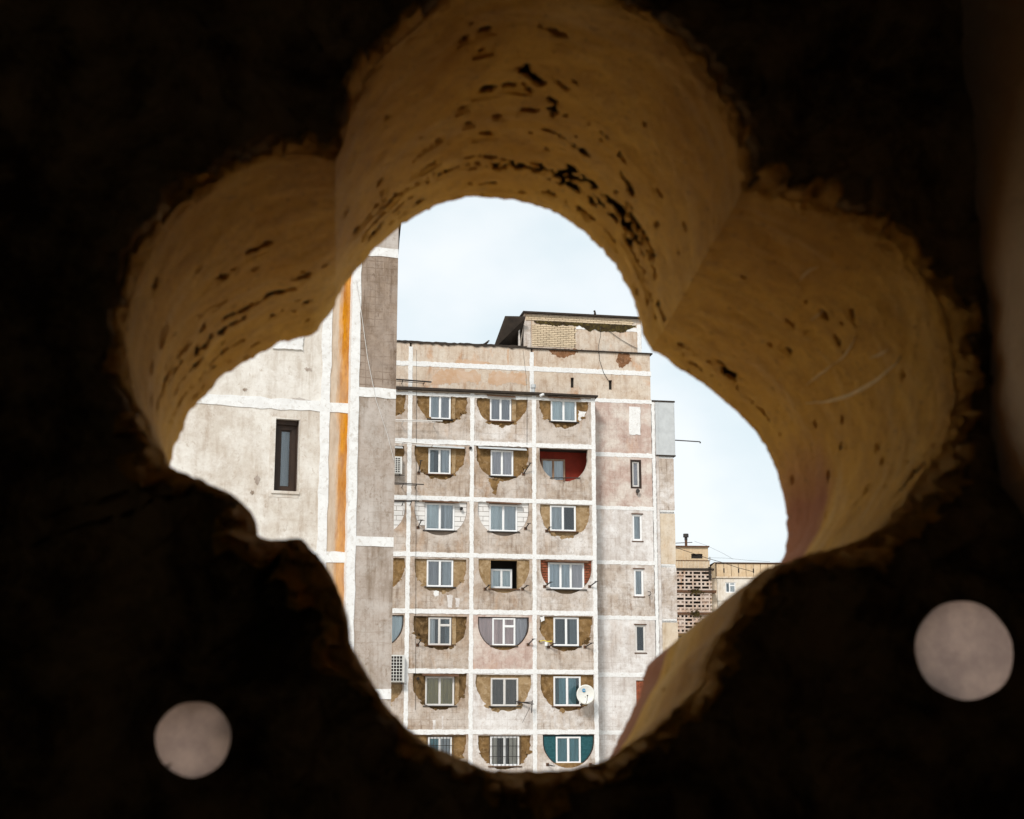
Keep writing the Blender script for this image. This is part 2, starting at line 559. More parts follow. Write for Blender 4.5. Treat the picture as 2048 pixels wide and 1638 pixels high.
def grid_mesh(name, P, mat, parent, closed=True, smooth=True):
    """P: rows x cols x 3 array; cols wrap around when closed."""
    r, c = P.shape[:2]
    me = bpy.data.meshes.new(name)
    idx = np.arange(r * c).reshape(r, c)
    if closed:
        nxt = np.roll(idx, -1, axis=1)
    else:
        nxt = idx[:, 1:]
        idx = idx[:, :-1]
    q = np.stack([idx[:-1], nxt[:-1], nxt[1:], idx[1:]], -1).reshape(-1, 4)
    return quad_mesh(name, P.reshape(-1, 3), q, mat, parent, smooth)


def quad_mesh(name, V, q, mat, parent, smooth=True):
    me = bpy.data.meshes.new(name)
    me.vertices.add(len(V))
    me.vertices.foreach_set('co', V.astype(np.float32).ravel())
    me.loops.add(q.size)
    me.loops.foreach_set('vertex_index', q.astype(np.int32).ravel())
    me.polygons.add(len(q))
    me.polygons.foreach_set('loop_start', np.arange(0, q.size, 4, dtype=np.int32))
    me.polygons.foreach_set('loop_total', np.full(len(q), 4, dtype=np.int32))
    me.update(calc_edges=True)
    if smooth:
        me.polygons.foreach_set('use_smooth', np.ones(len(q), dtype=bool))
    me.validate()
    me.materials.append(mat)
    o = bpy.data.objects.new(name, me)
    COL.objects.link(o)
    o.parent = parent
    return o


# ================================================================== THE PIERCED WALL
D1, THICK = 1.0, 0.335
W_YAW = math.atan(384.0 / F_PX)                 # the bore points a little left
W = Frame((-math.sin(W_YAW) * D1, math.cos(W_YAW) * D1, 0), W_YAW)
wall = empty('pierced_wall', W.m)
tag(wall, 'dark rough concrete wall pierced by a large four-lobed opening, filling the foreground', 'wall')

FRONT = [  # four lobes between cusps, photo pixels, clockwise from the upper left cusp
    [(672, 328), (684, 305), (695, 262), (712, 215), (738, 168), (772, 118), (815, 78), (860, 40), (893, 8), (925, -25), (985, -48), (1060, -52), (1140, -30), (1219, 4), (1304, 43), (1355, 90), (1411, 162), (1458, 239), (1470, 275), (1479, 316), (1483, 350), (1481, 388)],
    [(1481, 388), (1505, 387), (1533, 391), (1585, 405), (1661, 426), (1738, 459), (1795, 500), (1841, 556), (1872, 608), (1890, 669), (1900, 736), (1905, 792), (1897, 838), (1882, 884), (1850, 930), (1820, 972), (1784, 1018), (1754, 1054), (1692, 1084), (1636, 1097), (1579, 1112), (1530, 1130)],
    [(1530, 1130), (1495, 1160), (1482, 1198), (1468, 1238), (1435, 1264), (1412, 1310), (1403, 1362), (1355, 1408), (1320, 1440), (1270, 1480), (1215, 1522), (1161, 1537), (1135, 1539), (1107, 1545), (1085, 1540), (1054, 1536), (1034, 1540), (1003, 1541), (973, 1536), (942, 1526), (907, 1511), (856, 1490), (831, 1468), (780, 1422), (756, 1394), (730, 1349), (711, 1311), (692, 1277), (694, 1243), (683, 1201), (669, 1171), (658, 1141), (639, 1122), (620, 1099), (601, 1081)],
    [(601, 1081), (567, 1080), (552, 1076), (529, 1080), (509, 1076), (510, 1046), (505, 1027), (484, 1008), (465, 989), (435, 978), (416, 961), (389, 955), (378, 944), (360, 936), (342, 936), (328, 900), (308, 865), (300, 835), (283, 810), (270, 784), (268, 759), (259, 733), (253, 686), (257, 643), (266, 605), (274, 566), (285, 532), (304, 489), (325, 464), (345, 434), (360, 417), (385, 400), (420, 378), (454, 357), (479, 342), (496, 332), (531, 325), (561, 316), (582, 310), (625, 313), (655, 320), (672, 328)]]
BACK = [
    [(670, 612), (678, 589), (694, 566), (709, 546), (725, 530), (748, 507), (781, 474), (809, 451), (835, 437), (881, 415), (924, 402), (966, 398), (1026, 401), (1069, 410), (1120, 432), (1163, 462), (1206, 500), (1236, 539), (1257, 577), (1270, 611), (1279, 641), (1286, 667), (1293, 688), (1302, 704)],
    [(1302, 704), (1318, 712), (1340, 727), (1369, 746), (1405, 767), (1441, 797), (1477, 828), (1508, 859), (1533, 895), (1554, 936), (1567, 977), (1573, 1028), (1574, 1069), (1568, 1110), (1545, 1160), (1500, 1210), (1440, 1252), (1385, 1280), (1338, 1293)],
    [(1338, 1293), (1310, 1315), (1292, 1332), (1285, 1355), (1280, 1390), (1262, 1425), (1243, 1465), (1225, 1500), (1205, 1535), (1150, 1600), (1050, 1650), (930, 1630), (830, 1570), (755, 1490), (695, 1380), (655, 1290), (600, 1230)],
    [(600, 1230), (520, 1210), (440, 1150), (370, 1060), (346, 960), (346, 925), (355, 891), (368, 857), (385, 823), (411, 793), (441, 759), (479, 733), (514, 712), (548, 692), (575, 680), (603, 675), (633, 664), (652, 640), (670, 612)]]
NL = 460          # columns per lobe


def lobe_pts(poly, frame, y, smooth):
    p = np.array([frame.at(px, py, y) for px, py in poly])
    d = np.r_[0, np.cumsum(np.hypot(*np.diff(p, axis=0).T))]
    s = np.linspace(0, d[-1], NL + 1)
    q = np.c_[np.interp(s, d, p[:, 0]), np.interp(s, d, p[:, 1])]
    for _ in range(smooth):
        q[1:-1] = 0.25 * q[:-2] + 0.5 * q[1:-1] + 0.25 * q[2:]
    return q[:-1]


fr = np.concatenate([lobe_pts(p, W, 0.0, 45) for p in FRONT])
bk = np.concatenate([lobe_pts(p, W, THICK, 40) for p in BACK])
NC = len(fr)
ctr = np.array(W.at(1060, 740, 0.0))
MR = 260
tt = np.linspace(0, 1, MR)[:, None]
X = fr[None, :, 0] * (1 - tt) + bk[None, :, 0] * tt
Z = fr[None, :, 1] * (1 - tt) + bk[None, :, 1] * tt
Y = np.repeat(tt * THICK, NC, axis=1)
P = np.stack([X, Y, Z], -1)
du = np.roll(P, -3, axis=1) - np.roll(P, 3, axis=1)
dv = np.gradient(P, axis=0)
nrm = np.cross(du, dv)
nrm /= np.linalg.norm(nrm, axis=-1, keepdims=True) + 1e-9
cen = P - np.stack([np.full_like(X, ctr[0]), Y, np.full_like(X, ctr[1])], -1)
sgn = np.sign((nrm * cen).sum(-1).mean())
nrm *= sgn                                     # points into the stone
flat = P.reshape(-1, 3)
relief = 0.0035 * fbm(flat, 9.0, 3) + 0.0016 * fbm(flat, 45.0, 4)
relief = relief.reshape(MR, NC)
# arc-length coordinates in metres for the pits
step = np.linalg.norm(np.roll(P, -1, axis=1) - P, axis=-1).mean(axis=0)
S = np.r_[0, np.cumsum(step)[:-1]]
STOT = step.sum()
cell_s = STOT / NC
rp = np.random.RandomState(5)


def pit(s0, t0, ls, lt, ang, depth):
    """An elongated broken-out void at column position s0 (m), depth position t0 (0 front .. 1 back)."""
    y0 = t0 * THICK
    reach = max(ls, lt) * 1.6
    cols = np.where(np.abs((S - s0 + STOT / 2) % STOT - STOT / 2) < reach)[0]
    rows = np.where(np.abs(tt[:, 0] * THICK - y0) < reach)[0]
    if len(cols) == 0 or len(rows) == 0:
        return
    ds = ((S[cols] - s0 + STOT / 2) % STOT - STOT / 2)[None, :]
    dy = (tt[rows, 0] * THICK - y0)[:, None]
    ca, sa = math.cos(ang), math.sin(ang)
    a_ = (ds * ca + dy * sa) / ls
    b_ = (-ds * sa + dy * ca) / lt
    sub = P[np.ix_(rows, cols)].reshape(-1, 3)
    wob = (0.75 * vnoise(sub * 130) + 0.55 * vnoise(sub * 310)).reshape(len(rows), len(cols))
    rr = np.sqrt(a_ ** 2 + b_ ** 2) + wob
    k = np.clip((1.0 - rr) / 0.38, 0, 1)
    blk = relief[np.ix_(rows, cols)]
    relief[np.ix_(rows, cols)] = np.maximum(blk, k * depth * 0.6)
    cut[np.ix_(rows, cols)] |= k > 0.12


def lobe_s(lobe, u):
    i = int((lobe + min(max(u, 0), 0.999)) * NL)
    return S[i % NC]


cut = np.zeros((MR, NC), bool)


def crack(lobe, u, t, n, r0, ang, wander=0.5):
    """A ragged tear: a chain of voids of changing width that wanders over the surface."""
    s_, y_ = lobe_s(lobe, u), t * THICK
    r0 *= 1.28
    for i in range(n):
        r_v = r0 * rp.uniform(0.25, 1.25)
        if r_v > r0 * 0.42:
            pit(s_, y_ / THICK, r_v * rp.uniform(1.0, 2.4), r_v, ang + rp.normal(0, 0.5), 0.006)
        ang = ang * 0.85 + rp.normal(0, wander) * 0.35
        st = r0 * rp.uniform(1.3, 2.6)
        s_ += math.cos(ang) * st
        y_ = min(max(y_ + math.sin(ang) * st, 0.01), THICK * 0.985)


# top lobe: ragged tears clustered towards its outer end, single holes elsewhere
for (u, t, n, r0, g) in ((0.30, 0.80, 16, 0.0028, -0.1), (0.40, 0.76, 18, 0.0030, 0.0), (0.46, 0.83, 14, 0.0026, 0.1), (0.55, 0.79, 16, 0.0034, 0.1), (0.62, 0.74, 12, 0.0036, 0.3),
                         (0.68, 0.80, 12, 0.0030, 0.2), (0.72, 0.70, 10, 0.0028, 0.4), (0.76, 0.84, 10, 0.0026, 0.1), (0.80, 0.74, 8, 0.0024, 0.3), (0.86, 0.85, 8, 0.0024, 0.2),
                         (0.20, 0.76, 10, 0.0024, -0.3), (0.14, 0.86, 10, 0.0024, -0.1), (0.10, 0.70, 7, 0.0022, -0.3), (0.25, 0.62, 6, 0.0022, -0.3),
                         (0.36, 0.90, 12, 0.0018, 0.0), (0.58, 0.90, 12, 0.0018, 0.0), (0.66, 0.90, 10, 0.0022, 0.1), (0.645, 0.50, 7, 0.0024, 0.5),
                         (0.54, 0.60, 9, 0.0024, 0.4), (0.46, 0.42, 6, 0.0036, 0.0), (0.49, 0.34, 4, 0.0030, 1.4), (0.40, 0.45, 6, 0.0034, -0.2), (0.70, 0.60, 5, 0.0030, 0.3)):
    crack(0, u, t, n, r0, g)
for i in range(46):
    r_v = rp.uniform(0.0008, 0.0030)
    pit(lobe_s(0, rp.uniform(0.05, 0.96)), rp.beta(2.6, 1.6), r_v * rp.uniform(1.0, 2.2), r_v, rp.normal(0, 0.6), 0.006)
for (u, t, a_, b_, g) in ((0.53, 0.18, 0.009, 0.0032, 0.1), (0.56, 0.38, 0.008, 0.0032, 0.5), (0.51, 0.53, 0.007, 0.0035, -0.3), (0.37, 0.20, 0.005, 0.0048, -0.6), (0.41, 0.19, 0.005, 0.0028, 0.0), (0.45, 0.57, 0.004, 0.003, 0.0)):
    pit(lobe_s(0, u), t, a_, b_, g, 0.008)
for i in range(15):                      # more short tears scattered where the stone has crumbled most
    crack(0, rp.uniform(0.08, 0.95), rp.uniform(0.62, 0.95), rp.randint(2, 6), rp.uniform(0.0014, 0.0026), rp.normal(0, 0.3))
for i in range(14):
    crack(3, rp.uniform(0.48, 0.96), rp.uniform(0.5, 0.95), rp.randint(2, 6), rp.uniform(0.0012, 0.0022), rp.normal(0.1, 0.3))
# left lobe
for (u, t, n, r0, g) in ((0.66, 0.70, 8, 0.0032, 0.15), (0.74, 0.66, 9, 0.0034, 0.1), (0.62, 0.60, 6, 0.0024, 0.3), (0.57, 0.72, 7, 0.0026, 0.3), (0.60, 0.84, 8, 0.0024, 0.1), (0.52, 0.80, 7, 0.0026, 0.2),
                         (0.90, 0.62, 6, 0.0022, 0.0), (0.84, 0.80, 6, 0.0022, 0.0), (0.70, 0.84, 6, 0.0020, 0.0), (0.50, 0.55, 6, 0.0030, 0.5)):
    crack(3, u, t, n, r0, g)
for i in range(26):
    r_v = rp.uniform(0.0008, 0.0026)
    pit(lobe_s(3, rp.uniform(0.45, 0.97)), rp.beta(2.6, 1.6), r_v * rp.uniform(1.0, 2.2), r_v, rp.normal(0, 0.6), 0.006)
for (u, t, a_, b_, g) in ((0.84, 0.38, 0.0085, 0.0042, 0.0), (0.76, 0.42, 0.005, 0.0042, 0.3), (0.82, 0.48, 0.0035, 0.0035, 0.0), (0.62, 0.14, 0.005, 0.005, 0.5), (0.59, 0.36, 0.0058, 0.0058, 0.0)):
    pit(lobe_s(3, u), t, a_, b_, g, 0.008)
# right lobe: sparse small round holes, a few tears at its outer end
for i in range(44):
    r_v = rp.uniform(0.0006, 0.0020)
    pit(lobe_s(1, rp.uniform(0.05, 0.95)), rp.rand() ** 0.8, r_v * rp.uniform(1, 1.6), r_v, rp.normal(0, 0.8), 0.005)
for (u, t, a_) in ((0.30, 0.28, 0.0052), (0.26, 0.36, 0.004), (0.31, 0.40, 0.004), (0.22, 0.48, 0.0034), (0.25, 0.58, 0.005), (0.44, 0.56, 0.004), (0.48, 0.60, 0.0046), (0.40, 0.70, 0.0036), (0.52, 0.70, 0.004)):
    pit(lobe_s(1, u), t, a_, a_ * 0.75, rp.uniform(0, 1), 0.008)
for (u, t, n, r0, g) in ((0.06, 0.86, 8, 0.0024, 0.0), (0.16, 0.84, 7, 0.0024, 0.1), (0.10, 0.93, 7, 0.0018, 0.0), (0.26, 0.90, 7, 0.0018, 0.0), (0.62, 0.05, 8, 0.003, 0.2)):
    crack(1, u, t, n, r0, g)
for i in range(12):
    pit(lobe_s(2, rp.uniform(0.02, 0.4)), rp.rand(), rp.uniform(0.002, 0.006), rp.uniform(0.0015, 0.003), rp.normal(0, 0.5), 0.006)
# crumbly ends: the first and last few millimetres break away unevenly
fe = np.clip(1 - tt * THICK / 0.012, 0, 1)
be = np.clip(1 - (1 - tt) * THICK / 0.010, 0, 1)
crumb = np.abs(fbm(flat, 70.0, 3)).reshape(MR, NC)
relief += fe * crumb * 0.006 + be * crumb * 0.005
Q = P + nrm * relief[..., None]
# the voids run right through the skin into the hollow of the wall
idx = np.arange(MR * NC).reshape(MR, NC)
nxt = np.roll(idx, -1, axis=1)
q = np.stack([idx[:-1], nxt[:-1], nxt[1:], idx[1:]], -1).reshape(-1, 4)
cf = cut.ravel()
quad_mesh('opening_lining', Q.reshape(-1, 3), q[~cf[q].all(axis=1)], M['opening_stone'], wall)

# long pale scrapes on the right lobe: thin lime ribbons following the surface
Mw = np.array(W.m)
Qw = Q[:, NL:2 * NL].reshape(-1, 3) @ Mw[:3, :3].T + Mw[:3, 3] - np.array(CAM)
dep = Qw[:, 1] * CP + Qw[:, 2] * SP
pxs = 1024 + F_PX * Qw[:, 0] / dep
pys = 819 - F_PX * (Qw[:, 2] * CP - Qw[:, 1] * SP) / dep
Qn = Q[:, NL:2 * NL].reshape(-1, 3)
Nn = nrm[:, NL:2 * NL].reshape(-1, 3)
for path, wd in (([(1612, 806), (1650, 804), (1690, 794), (1730, 775), (1765, 752), (1792, 728), (1806, 708)], 0.0016),
                 ([(1668, 728), (1690, 712), (1704, 690), (1714, 668)], 0.0011), ([(1740, 716), (1762, 708), (1784, 696)], 0.0013), ([(1612, 770), (1650, 742), (1672, 722)], 0.0009),
                 ([(1600, 560), (1618, 540), (1640, 532)], 0.0010), ([(1622, 640), (1640, 628), (1650, 610)], 0.0009)):
    pp = []
    for i in range(len(path) - 1):
        for k in range(8):
            t = k / 8
            pp.append((path[i][0] * (1 - t) + path[i + 1][0] * t, path[i][1] * (1 - t) + path[i + 1][1] * t))
    ids = [int(np.argmin((pxs - x) ** 2 + (pys - y) ** 2)) for x, y in pp]
    P3 = Qn[ids] - Nn[ids] * 0.0012
    for _ in range(3):
        P3[1:-1] = (P3[:-2] + 2 * P3[1:-1] + P3[2:]) / 4
    tg_ = np.gradient(P3, axis=0)
    sd = np.cross(tg_, Nn[ids])
    sd /= np.linalg.norm(sd, axis=1, keepdims=True) + 1e-9
    tp = np.sin(np.linspace(0.12, math.pi - 0.12, len(ids)))[:, None] * wd
    grid_mesh('scrape', np.stack([P3 - sd * tp + Nn[ids] * 0.001, P3 - sd * tp * 0.4, P3 + sd * tp * 0.4, P3 + sd * tp + Nn[ids] * 0.001]), M['scrape_lime'], wall, closed=False)

# inside face: a chipped flare round the opening, then the rough dark face out to the room's corners
XMIN, XMAX, ZMIN, ZMAX = -2.4, 2.6, 8.0, 12.4
# band width of the chipped flare in metres per column: wide round the right lobe
lob = np.arange(NC) / NL
band = np.interp(lob, [0, 0.1, 0.45, 0.6, 0.95, 1.05, 1.15, 1.35, 1.75, 1.9, 2.0, 2.3, 2.6, 2.95, 3.05, 3.3, 3.5, 3.75, 4.0],
                 [0.008, 0.009, 0.005, 0.003, 0.004, 0.011, 0.012, 0.009, 0.014, 0.013, 0.009, 0.015, 0.018, 0.020, 0.023, 0.016, 0.005, 0.006, 0.008])
rim3 = np.stack([fr[:, 0], np.zeros(NC), fr[:, 1]], -1)
nb = fbm(rim3, 22.0, 3)
nb2 = 0.4 * fbm(rim3, 75.0, 3) + 0.8 * chips(rim3, 55.0)
band = band * (1 + 0.9 * nb + 0.7 * nb2)
band = np.clip(band, 0.002, 0.05)
rad = fr - ctr
ang = np.arctan2(rad[:, 1], rad[:, 0])
rdir = rad / np.linalg.norm(rad, axis=1, keepdims=True)
# local outward normal of the outline, blended with the radial direction
tg = np.roll(fr, -6, axis=0) - np.roll(fr, 6, axis=0)
nout = np.c_[tg[:, 1], -tg[:, 0]]
nout /= np.linalg.norm(nout, axis=1, keepdims=True)
nout *= np.sign((nout * rdir).sum(1).mean())
for _ in range(30):
    nout = (np.roll(nout, 1, axis=0) + nout + np.roll(nout, -1, axis=0)) / 3
odir = nout * 0.6 + rdir * 0.4
odir /= np.linalg.norm(odir, axis=1, keepdims=True)
# where the ray from the hole's centre meets the room's outline
dx, dz = np.cos(ang), np.sin(ang)
tx = np.where(dx > 0, (XMAX - ctr[0]) / np.maximum(dx, 1e-6), (XMIN - ctr[0]) / np.minimum(dx, -1e-6))
tz = np.where(dz > 0, (ZMAX - ctr[1]) / np.maximum(dz, 1e-6), (ZMIN - ctr[1]) / np.minimum(dz, -1e-6))
tl = np.minimum(tx, tz)
outer = ctr + np.c_[dx, dz] * tl[:, None]
rows = []
NB = 14
first = Q[0]
for kx in range(NB + 1):                 # the flare: outwards and towards the room
    w = kx / NB
    xz = first[:, [0, 2]] + odir * (band * w)[:, None]
    y = first[:, 1] - band * (0.55 * w ** 0.7)
    rows.append(np.stack([xz[:, 0], y, xz[:, 1]], -1))
base_xz = rows[-1][:, [0, 2]]
base_y = rows[-1][:, 1]
NF = 150
for kx in range(1, NF + 1):
    w = (kx / NF) ** 2.4
    xz = base_xz * (1 - w) + outer * w
    y = base_y * (1 - min(1, kx / 10)) + -0.012 * min(1, kx / 10)
    rows.append(np.stack([xz[:, 0], y, xz[:, 1]], -1))
G = np.stack(rows)
gf = G.reshape(-1, 3)
amp = np.ones((G.shape[0], 1)) * 0.006
amp[:3] = 0.001
rough = (fbm(gf, 14.0, 4) * 2.2 + 1.0 * np.abs(fbm(gf, 45.0, 4)) + 0.6 * chips(gf, 34.0)).reshape(G.shape[:2])
crm = np.abs(1.0 * chips(gf, 40.0) + 0.45 * chips(gf, 95.0)).reshape(G.shape[:2])
bm_ = np.zeros((G.shape[0], 1))
bm_[1:NB + 6, 0] = np.sin(np.linspace(0, math.pi, NB + 5))
G[..., 1] -= amp * rough + bm_ * crm * np.minimum(band, 0.02)[None, :] * 0.9
HOLES = [((385, 1478), 76.0), ((1935, 1300), 100.0)]
hole_c = [(np.array(W.at(px, py, -0.02)), abs(W.at(px + r, py, -0.02)[0] - W.at(px - r, py, -0.02)[0]) / 2) for (px, py), r in HOLES]
r_, c_ = G.shape[:2]
idx = np.arange(r_ * c_).reshape(r_, c_)
nxt = np.roll(idx, -1, axis=1)
q = np.stack([idx[:-1], nxt[:-1], nxt[1:], idx[1:]], -1).reshape(-1, 4)
V = G.reshape(-1, 3)
fc = V[q].mean(axis=1)
keep = np.ones(len(q), bool)
for hc, hr in hole_c:
    keep &= np.hypot(fc[:, 0] - hc[0], fc[:, 2] - hc[1]) > hr * 1.12
nq = NB * NC
quad_mesh('chipped_rim', V, q[:nq], M['opening_stone'], wall)
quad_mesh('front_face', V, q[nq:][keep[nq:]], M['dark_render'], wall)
e_b = MB()                               # edges of the slab, so that its hollow stays dark
for bx in ((XMIN - 0.02, XMIN, ZMIN, ZMAX), (XMAX, XMAX + 0.02, ZMIN, ZMAX), (XMIN, XMAX, ZMIN - 0.02, ZMIN), (XMIN, XMAX, ZMAX, ZMAX + 0.02)):
    e_b.box(bx[0], bx[1], -0.03, THICK + 0.01, bx[2], bx[3])
e_b.build('slab_edge', M['outer_render'], wall)
# outside face
rows = []
last = Q[-1]
for kx in range(0, 25):
    w = (kx / 24) ** 1.8
    xz = last[:, [0, 2]] * (1 - w) + outer * w
    rows.append(np.stack([xz[:, 0], np.full(NC, THICK) + (0 if kx == 0 else 0.001), xz[:, 1]], -1)[::4])
GB = np.stack(rows)
GB[0, :, 1] = last[::4, 1]
r_, c_ = GB.shape[:2]
idx = np.arange(r_ * c_).reshape(r_, c_)
nxt = np.roll(idx, -1, axis=1)
q = np.stack([idx[:-1], idx[1:], nxt[1:], nxt[:-1]], -1).reshape(-1, 4)
V = GB.reshape(-1, 3)
fc = V[q].mean(axis=1)
keep = np.ones(len(q), bool)
camW = W.inv @ CAM
exits = []
for hc, hr in hole_c:                    # each drilled hole runs on from the inside face, widening outwards
    p0 = Vector((hc[0], -0.02, hc[1]))
    dd = (p0 - camW)
    k = (THICK - p0.y) / dd.y
    e = p0 + dd * k
    exits.append((e, hr * 1.62))
    keep &= np.hypot(fc[:, 0] - e.x, fc[:, 2] - e.z) > hr * 1.62 * 0.98
quad_mesh('outer_face', V, q[keep], M['outer_render'], wall)
for (hc, hr), (e, er) in zip(hole_c, exits):
    seg = 64
    ring = []
    aa = np.arange(seg) * 2 * math.pi / seg
    jit = 1 + 0.012 * np.sin(aa * 3 + hc[0] * 9) + 0.008 * np.sin(aa * 7)
    for (cx, cz, rr, y) in ((hc[0], hc[1], hr * 1.75, -0.004), (hc[0], hc[1], hr * 1.5, -0.020), (hc[0], hc[1], hr * 1.06, -0.022),
                            (hc[0], hc[1], hr, -0.014), (e.x, e.z, er * 0.99, THICK), (e.x, e.z, er * 1.5, THICK + 0.006), (e.x, e.z, er * 1.8, THICK - 0.01)):
        ring.append(np.stack([cx + np.cos(aa) * rr * jit, np.full(seg, y), cz + np.sin(aa) * rr * jit * (0.94 if hc[0] > 0 else 1.0)], -1))
    sl = grid_mesh('drilled_hole', np.stack(ring), M['dark_render'], wall)
    pb = MB()
    pv = [(e.x + math.cos(t) * er * 1.06, THICK - 0.02, e.z + math.sin(t) * er * 1.06) for t in aa]
    pw = [(x, y + 0.006, z) for x, y, z in pv]
    pb.add(pv + pw, [tuple(range(seg)), tuple(range(2 * seg - 1, seg - 1, -1))] + [(i, (i + 1) % seg, seg + (i + 1) % seg, seg + i) for i in range(seg)])
    tag(pb.build('light_disc', M['milky_disc'], sl), 'pale round disc of light in the dark wall')  # invented translucent disc, stands in for a blurred spot of light

def rect0(x0, z0, x1, z1):
    return [(x0, z0), (x1, z0), (x1, z1), (x0, z1)]


# the dark space the photograph is taken from
sx, sz0 = W.at(2022, 1190, -0.02)
n = 24
pv = []
for k in range(n + 1):                   # rounded free end at the bottom, slightly bowed face
    t = k / n
    z = sz0 + (11.9 - sz0) * t
    bow = 0.004 * math.exp(-((z - sz0 - 0.45) / 0.25) ** 2)
    pv.append((sx - bow + (0.05 * math.exp(-(z - sz0) / 0.02)), z))
o = MB().prism([pv + [(sx + 0.3, 11.9), (sx + 0.3, sz0)]], -0.6, 0.0).build('pier', M['room_wall'])
o.matrix_world = W.m
tag(o, 'brown plastered pier, a softly lit strip along the right edge of the picture', 'pier')
o = MB().box(sx + 0.31, sx + 0.5, -2.8, 0.03, 8.3, 11.9).build('room_wall_right', M['room_dark'])
o.matrix_world = W.m
tag(o, kind='structure')
for nm, bx in (('room_wall_left', (-1.75, -1.5, -2.8, 0.03, 8.3, 11.9)), ('room_wall_back', None),
               ('room_floor', (-1.8, 1.9, -3.05, 0.03, 8.05, 8.3)), ('room_ceiling', (-1.8, 1.9, -3.05, 0.03, 11.9, 12.15))):
    if bx is None:                       # rear wall; unseen opening high left, added to lift light on the front face
        o = MB().prism([rect0(-1.8, 8.3, 1.9, 11.9), rect0(-1.30, 10.4, -0.75, 11.0)], -3.05, -2.8).build(nm, M['room_dark'])
    else:
        o = MB().box(*bx).build(nm, M['room_dark'])
    o.matrix_world = W.m
    tag(o, kind='structure')

# ================================================================== GROUND
o = MB().box(-2500, 2500, -2500, 2500, -0.5, 0.0).build('ground', M['ground'])
tag(o, kind='structure')


# ================================================================== FACADE PARTS
def jag_band(fr_pts, wid, y0, y1, name, mat, parent, step=0.13, jit=0.010):
    """A hand-painted joint band along a straight line in the facade plane with uneven edges."""
    (x0, z0), (x1, z1) = fr_pts
    L = math.hypot(x1 - x0, z1 - z0)
    n = max(2, int(L / step))
    tx, tz = (x1 - x0) / L, (z1 - z0) / L
    nx, nz = -tz, tx
    a, b = [], []
    for i in range(n + 1):
        k = L * i / n
        ja = 0 if i in (0, n) else RNG.gauss(0, jit)
        jb = 0 if i in (0, n) else RNG.gauss(0, jit)
        a.append((x0 + tx * k + nx * (wid / 2 + ja), z0 + tz * k + nz * (wid / 2 + ja)))
        b.append((x0 + tx * k - nx * (wid / 2 + jb), z0 + tz * k - nz * (wid / 2 + jb)))
    v, f = [], []
    for yy in (y0, y1):
        v += [(x, yy, z) for x, z in a] + [(x, yy, z) for x, z in b]
    m = n + 1
    for i in range(n):
        f.append((i, i + 1, m + i + 1, m + i))
        f.append((2 * m + i, 3 * m + i, 3 * m + i + 1, 2 * m + i + 1))
        f.append((i, 2 * m + i, 2 * m + i + 1, i + 1))
        f.append((m + i, m + i + 1, 3 * m + i + 1, 3 * m + i))
    f.append((0, m, 3 * m, 2 * m))
    f.append((n, 2 * m + n, 3 * m + n, m + n))
    return MB().add(v, f).build(name, mat, parent)


def rect(x0, z0, x1, z1, jit=0.0, n=1):
    pts = []
    cs = [(x0, z0), (x1, z0), (x1, z1), (x0, z1)]
    for i in range(4):
        a, b = cs[i], cs[(i + 1) % 4]
        for k in range(n):
            t = k / n
            jx = RNG.gauss(0, jit) if jit and k else 0
            jz = RNG.gauss(0, jit) if jit and k else 0
            pts.append((a[0] + (b[0] - a[0]) * t + jx, a[1] + (b[1] - a[1]) * t + jz))
    return pts


def d_loop(x0, x1, z1, z0, jit=0.0, n=64, grow=0.0):
    """The D-shaped opening: flat head, round bottom."""
    x0, x1, z1, z0 = x0 - grow, x1 + grow, z1 + grow, z0 - grow
    r = (x1 - x0) / 2
    cx, cz = (x0 + x1) / 2, z0 + r
    cz = min(cz, z1 - 0.05)
    rz = cz - z0
    pts = [(x0, z1), ((x0 * 2 + x1) / 3, z1), ((x0 + 2 * x1) / 3, z1), (x1, z1)]
    for i in range(n + 1):
        t = -math.pi * i / n
        if jit:
            d_loop.w = 0.72 * getattr(d_loop, 'w', 0.0) + RNG.gauss(0, jit * 0.8)
        j = 1 + (d_loop.w if jit else 0)
        pts.append((cx + r * math.cos(t) * j, cz + rz * math.sin(t) * j))
    return pts


def curtain(x0, z0, x1, z1, y, mat, parent, name='curtain', amp=0.03, folds=9.0, pull=0.0):
    n = max(4, int((x1 - x0) * 22))
    v, f = [], []
    ph = RNG.uniform(0, 6)
    for j in range(5):
        t = j / 4
        for i in range(n + 1):
            u = i / n
            x = x0 + (x1 - x0) * u * (1 - pull * (1 - t) * (0.6 if pull else 0))
            v.append((x, y + amp * math.sin(u * (x1 - x0) * folds * 2.2 + ph + 0.4 * math.sin(t * 3)), z0 + (z1 - z0) * t))
    for j in range(4):
        for i in range(n):
            a = j * (n + 1) + i
            f.append((a, a + 1, a + n + 2, a + n + 1))
    return MB().add(v, f).build(name, mat, parent, True)


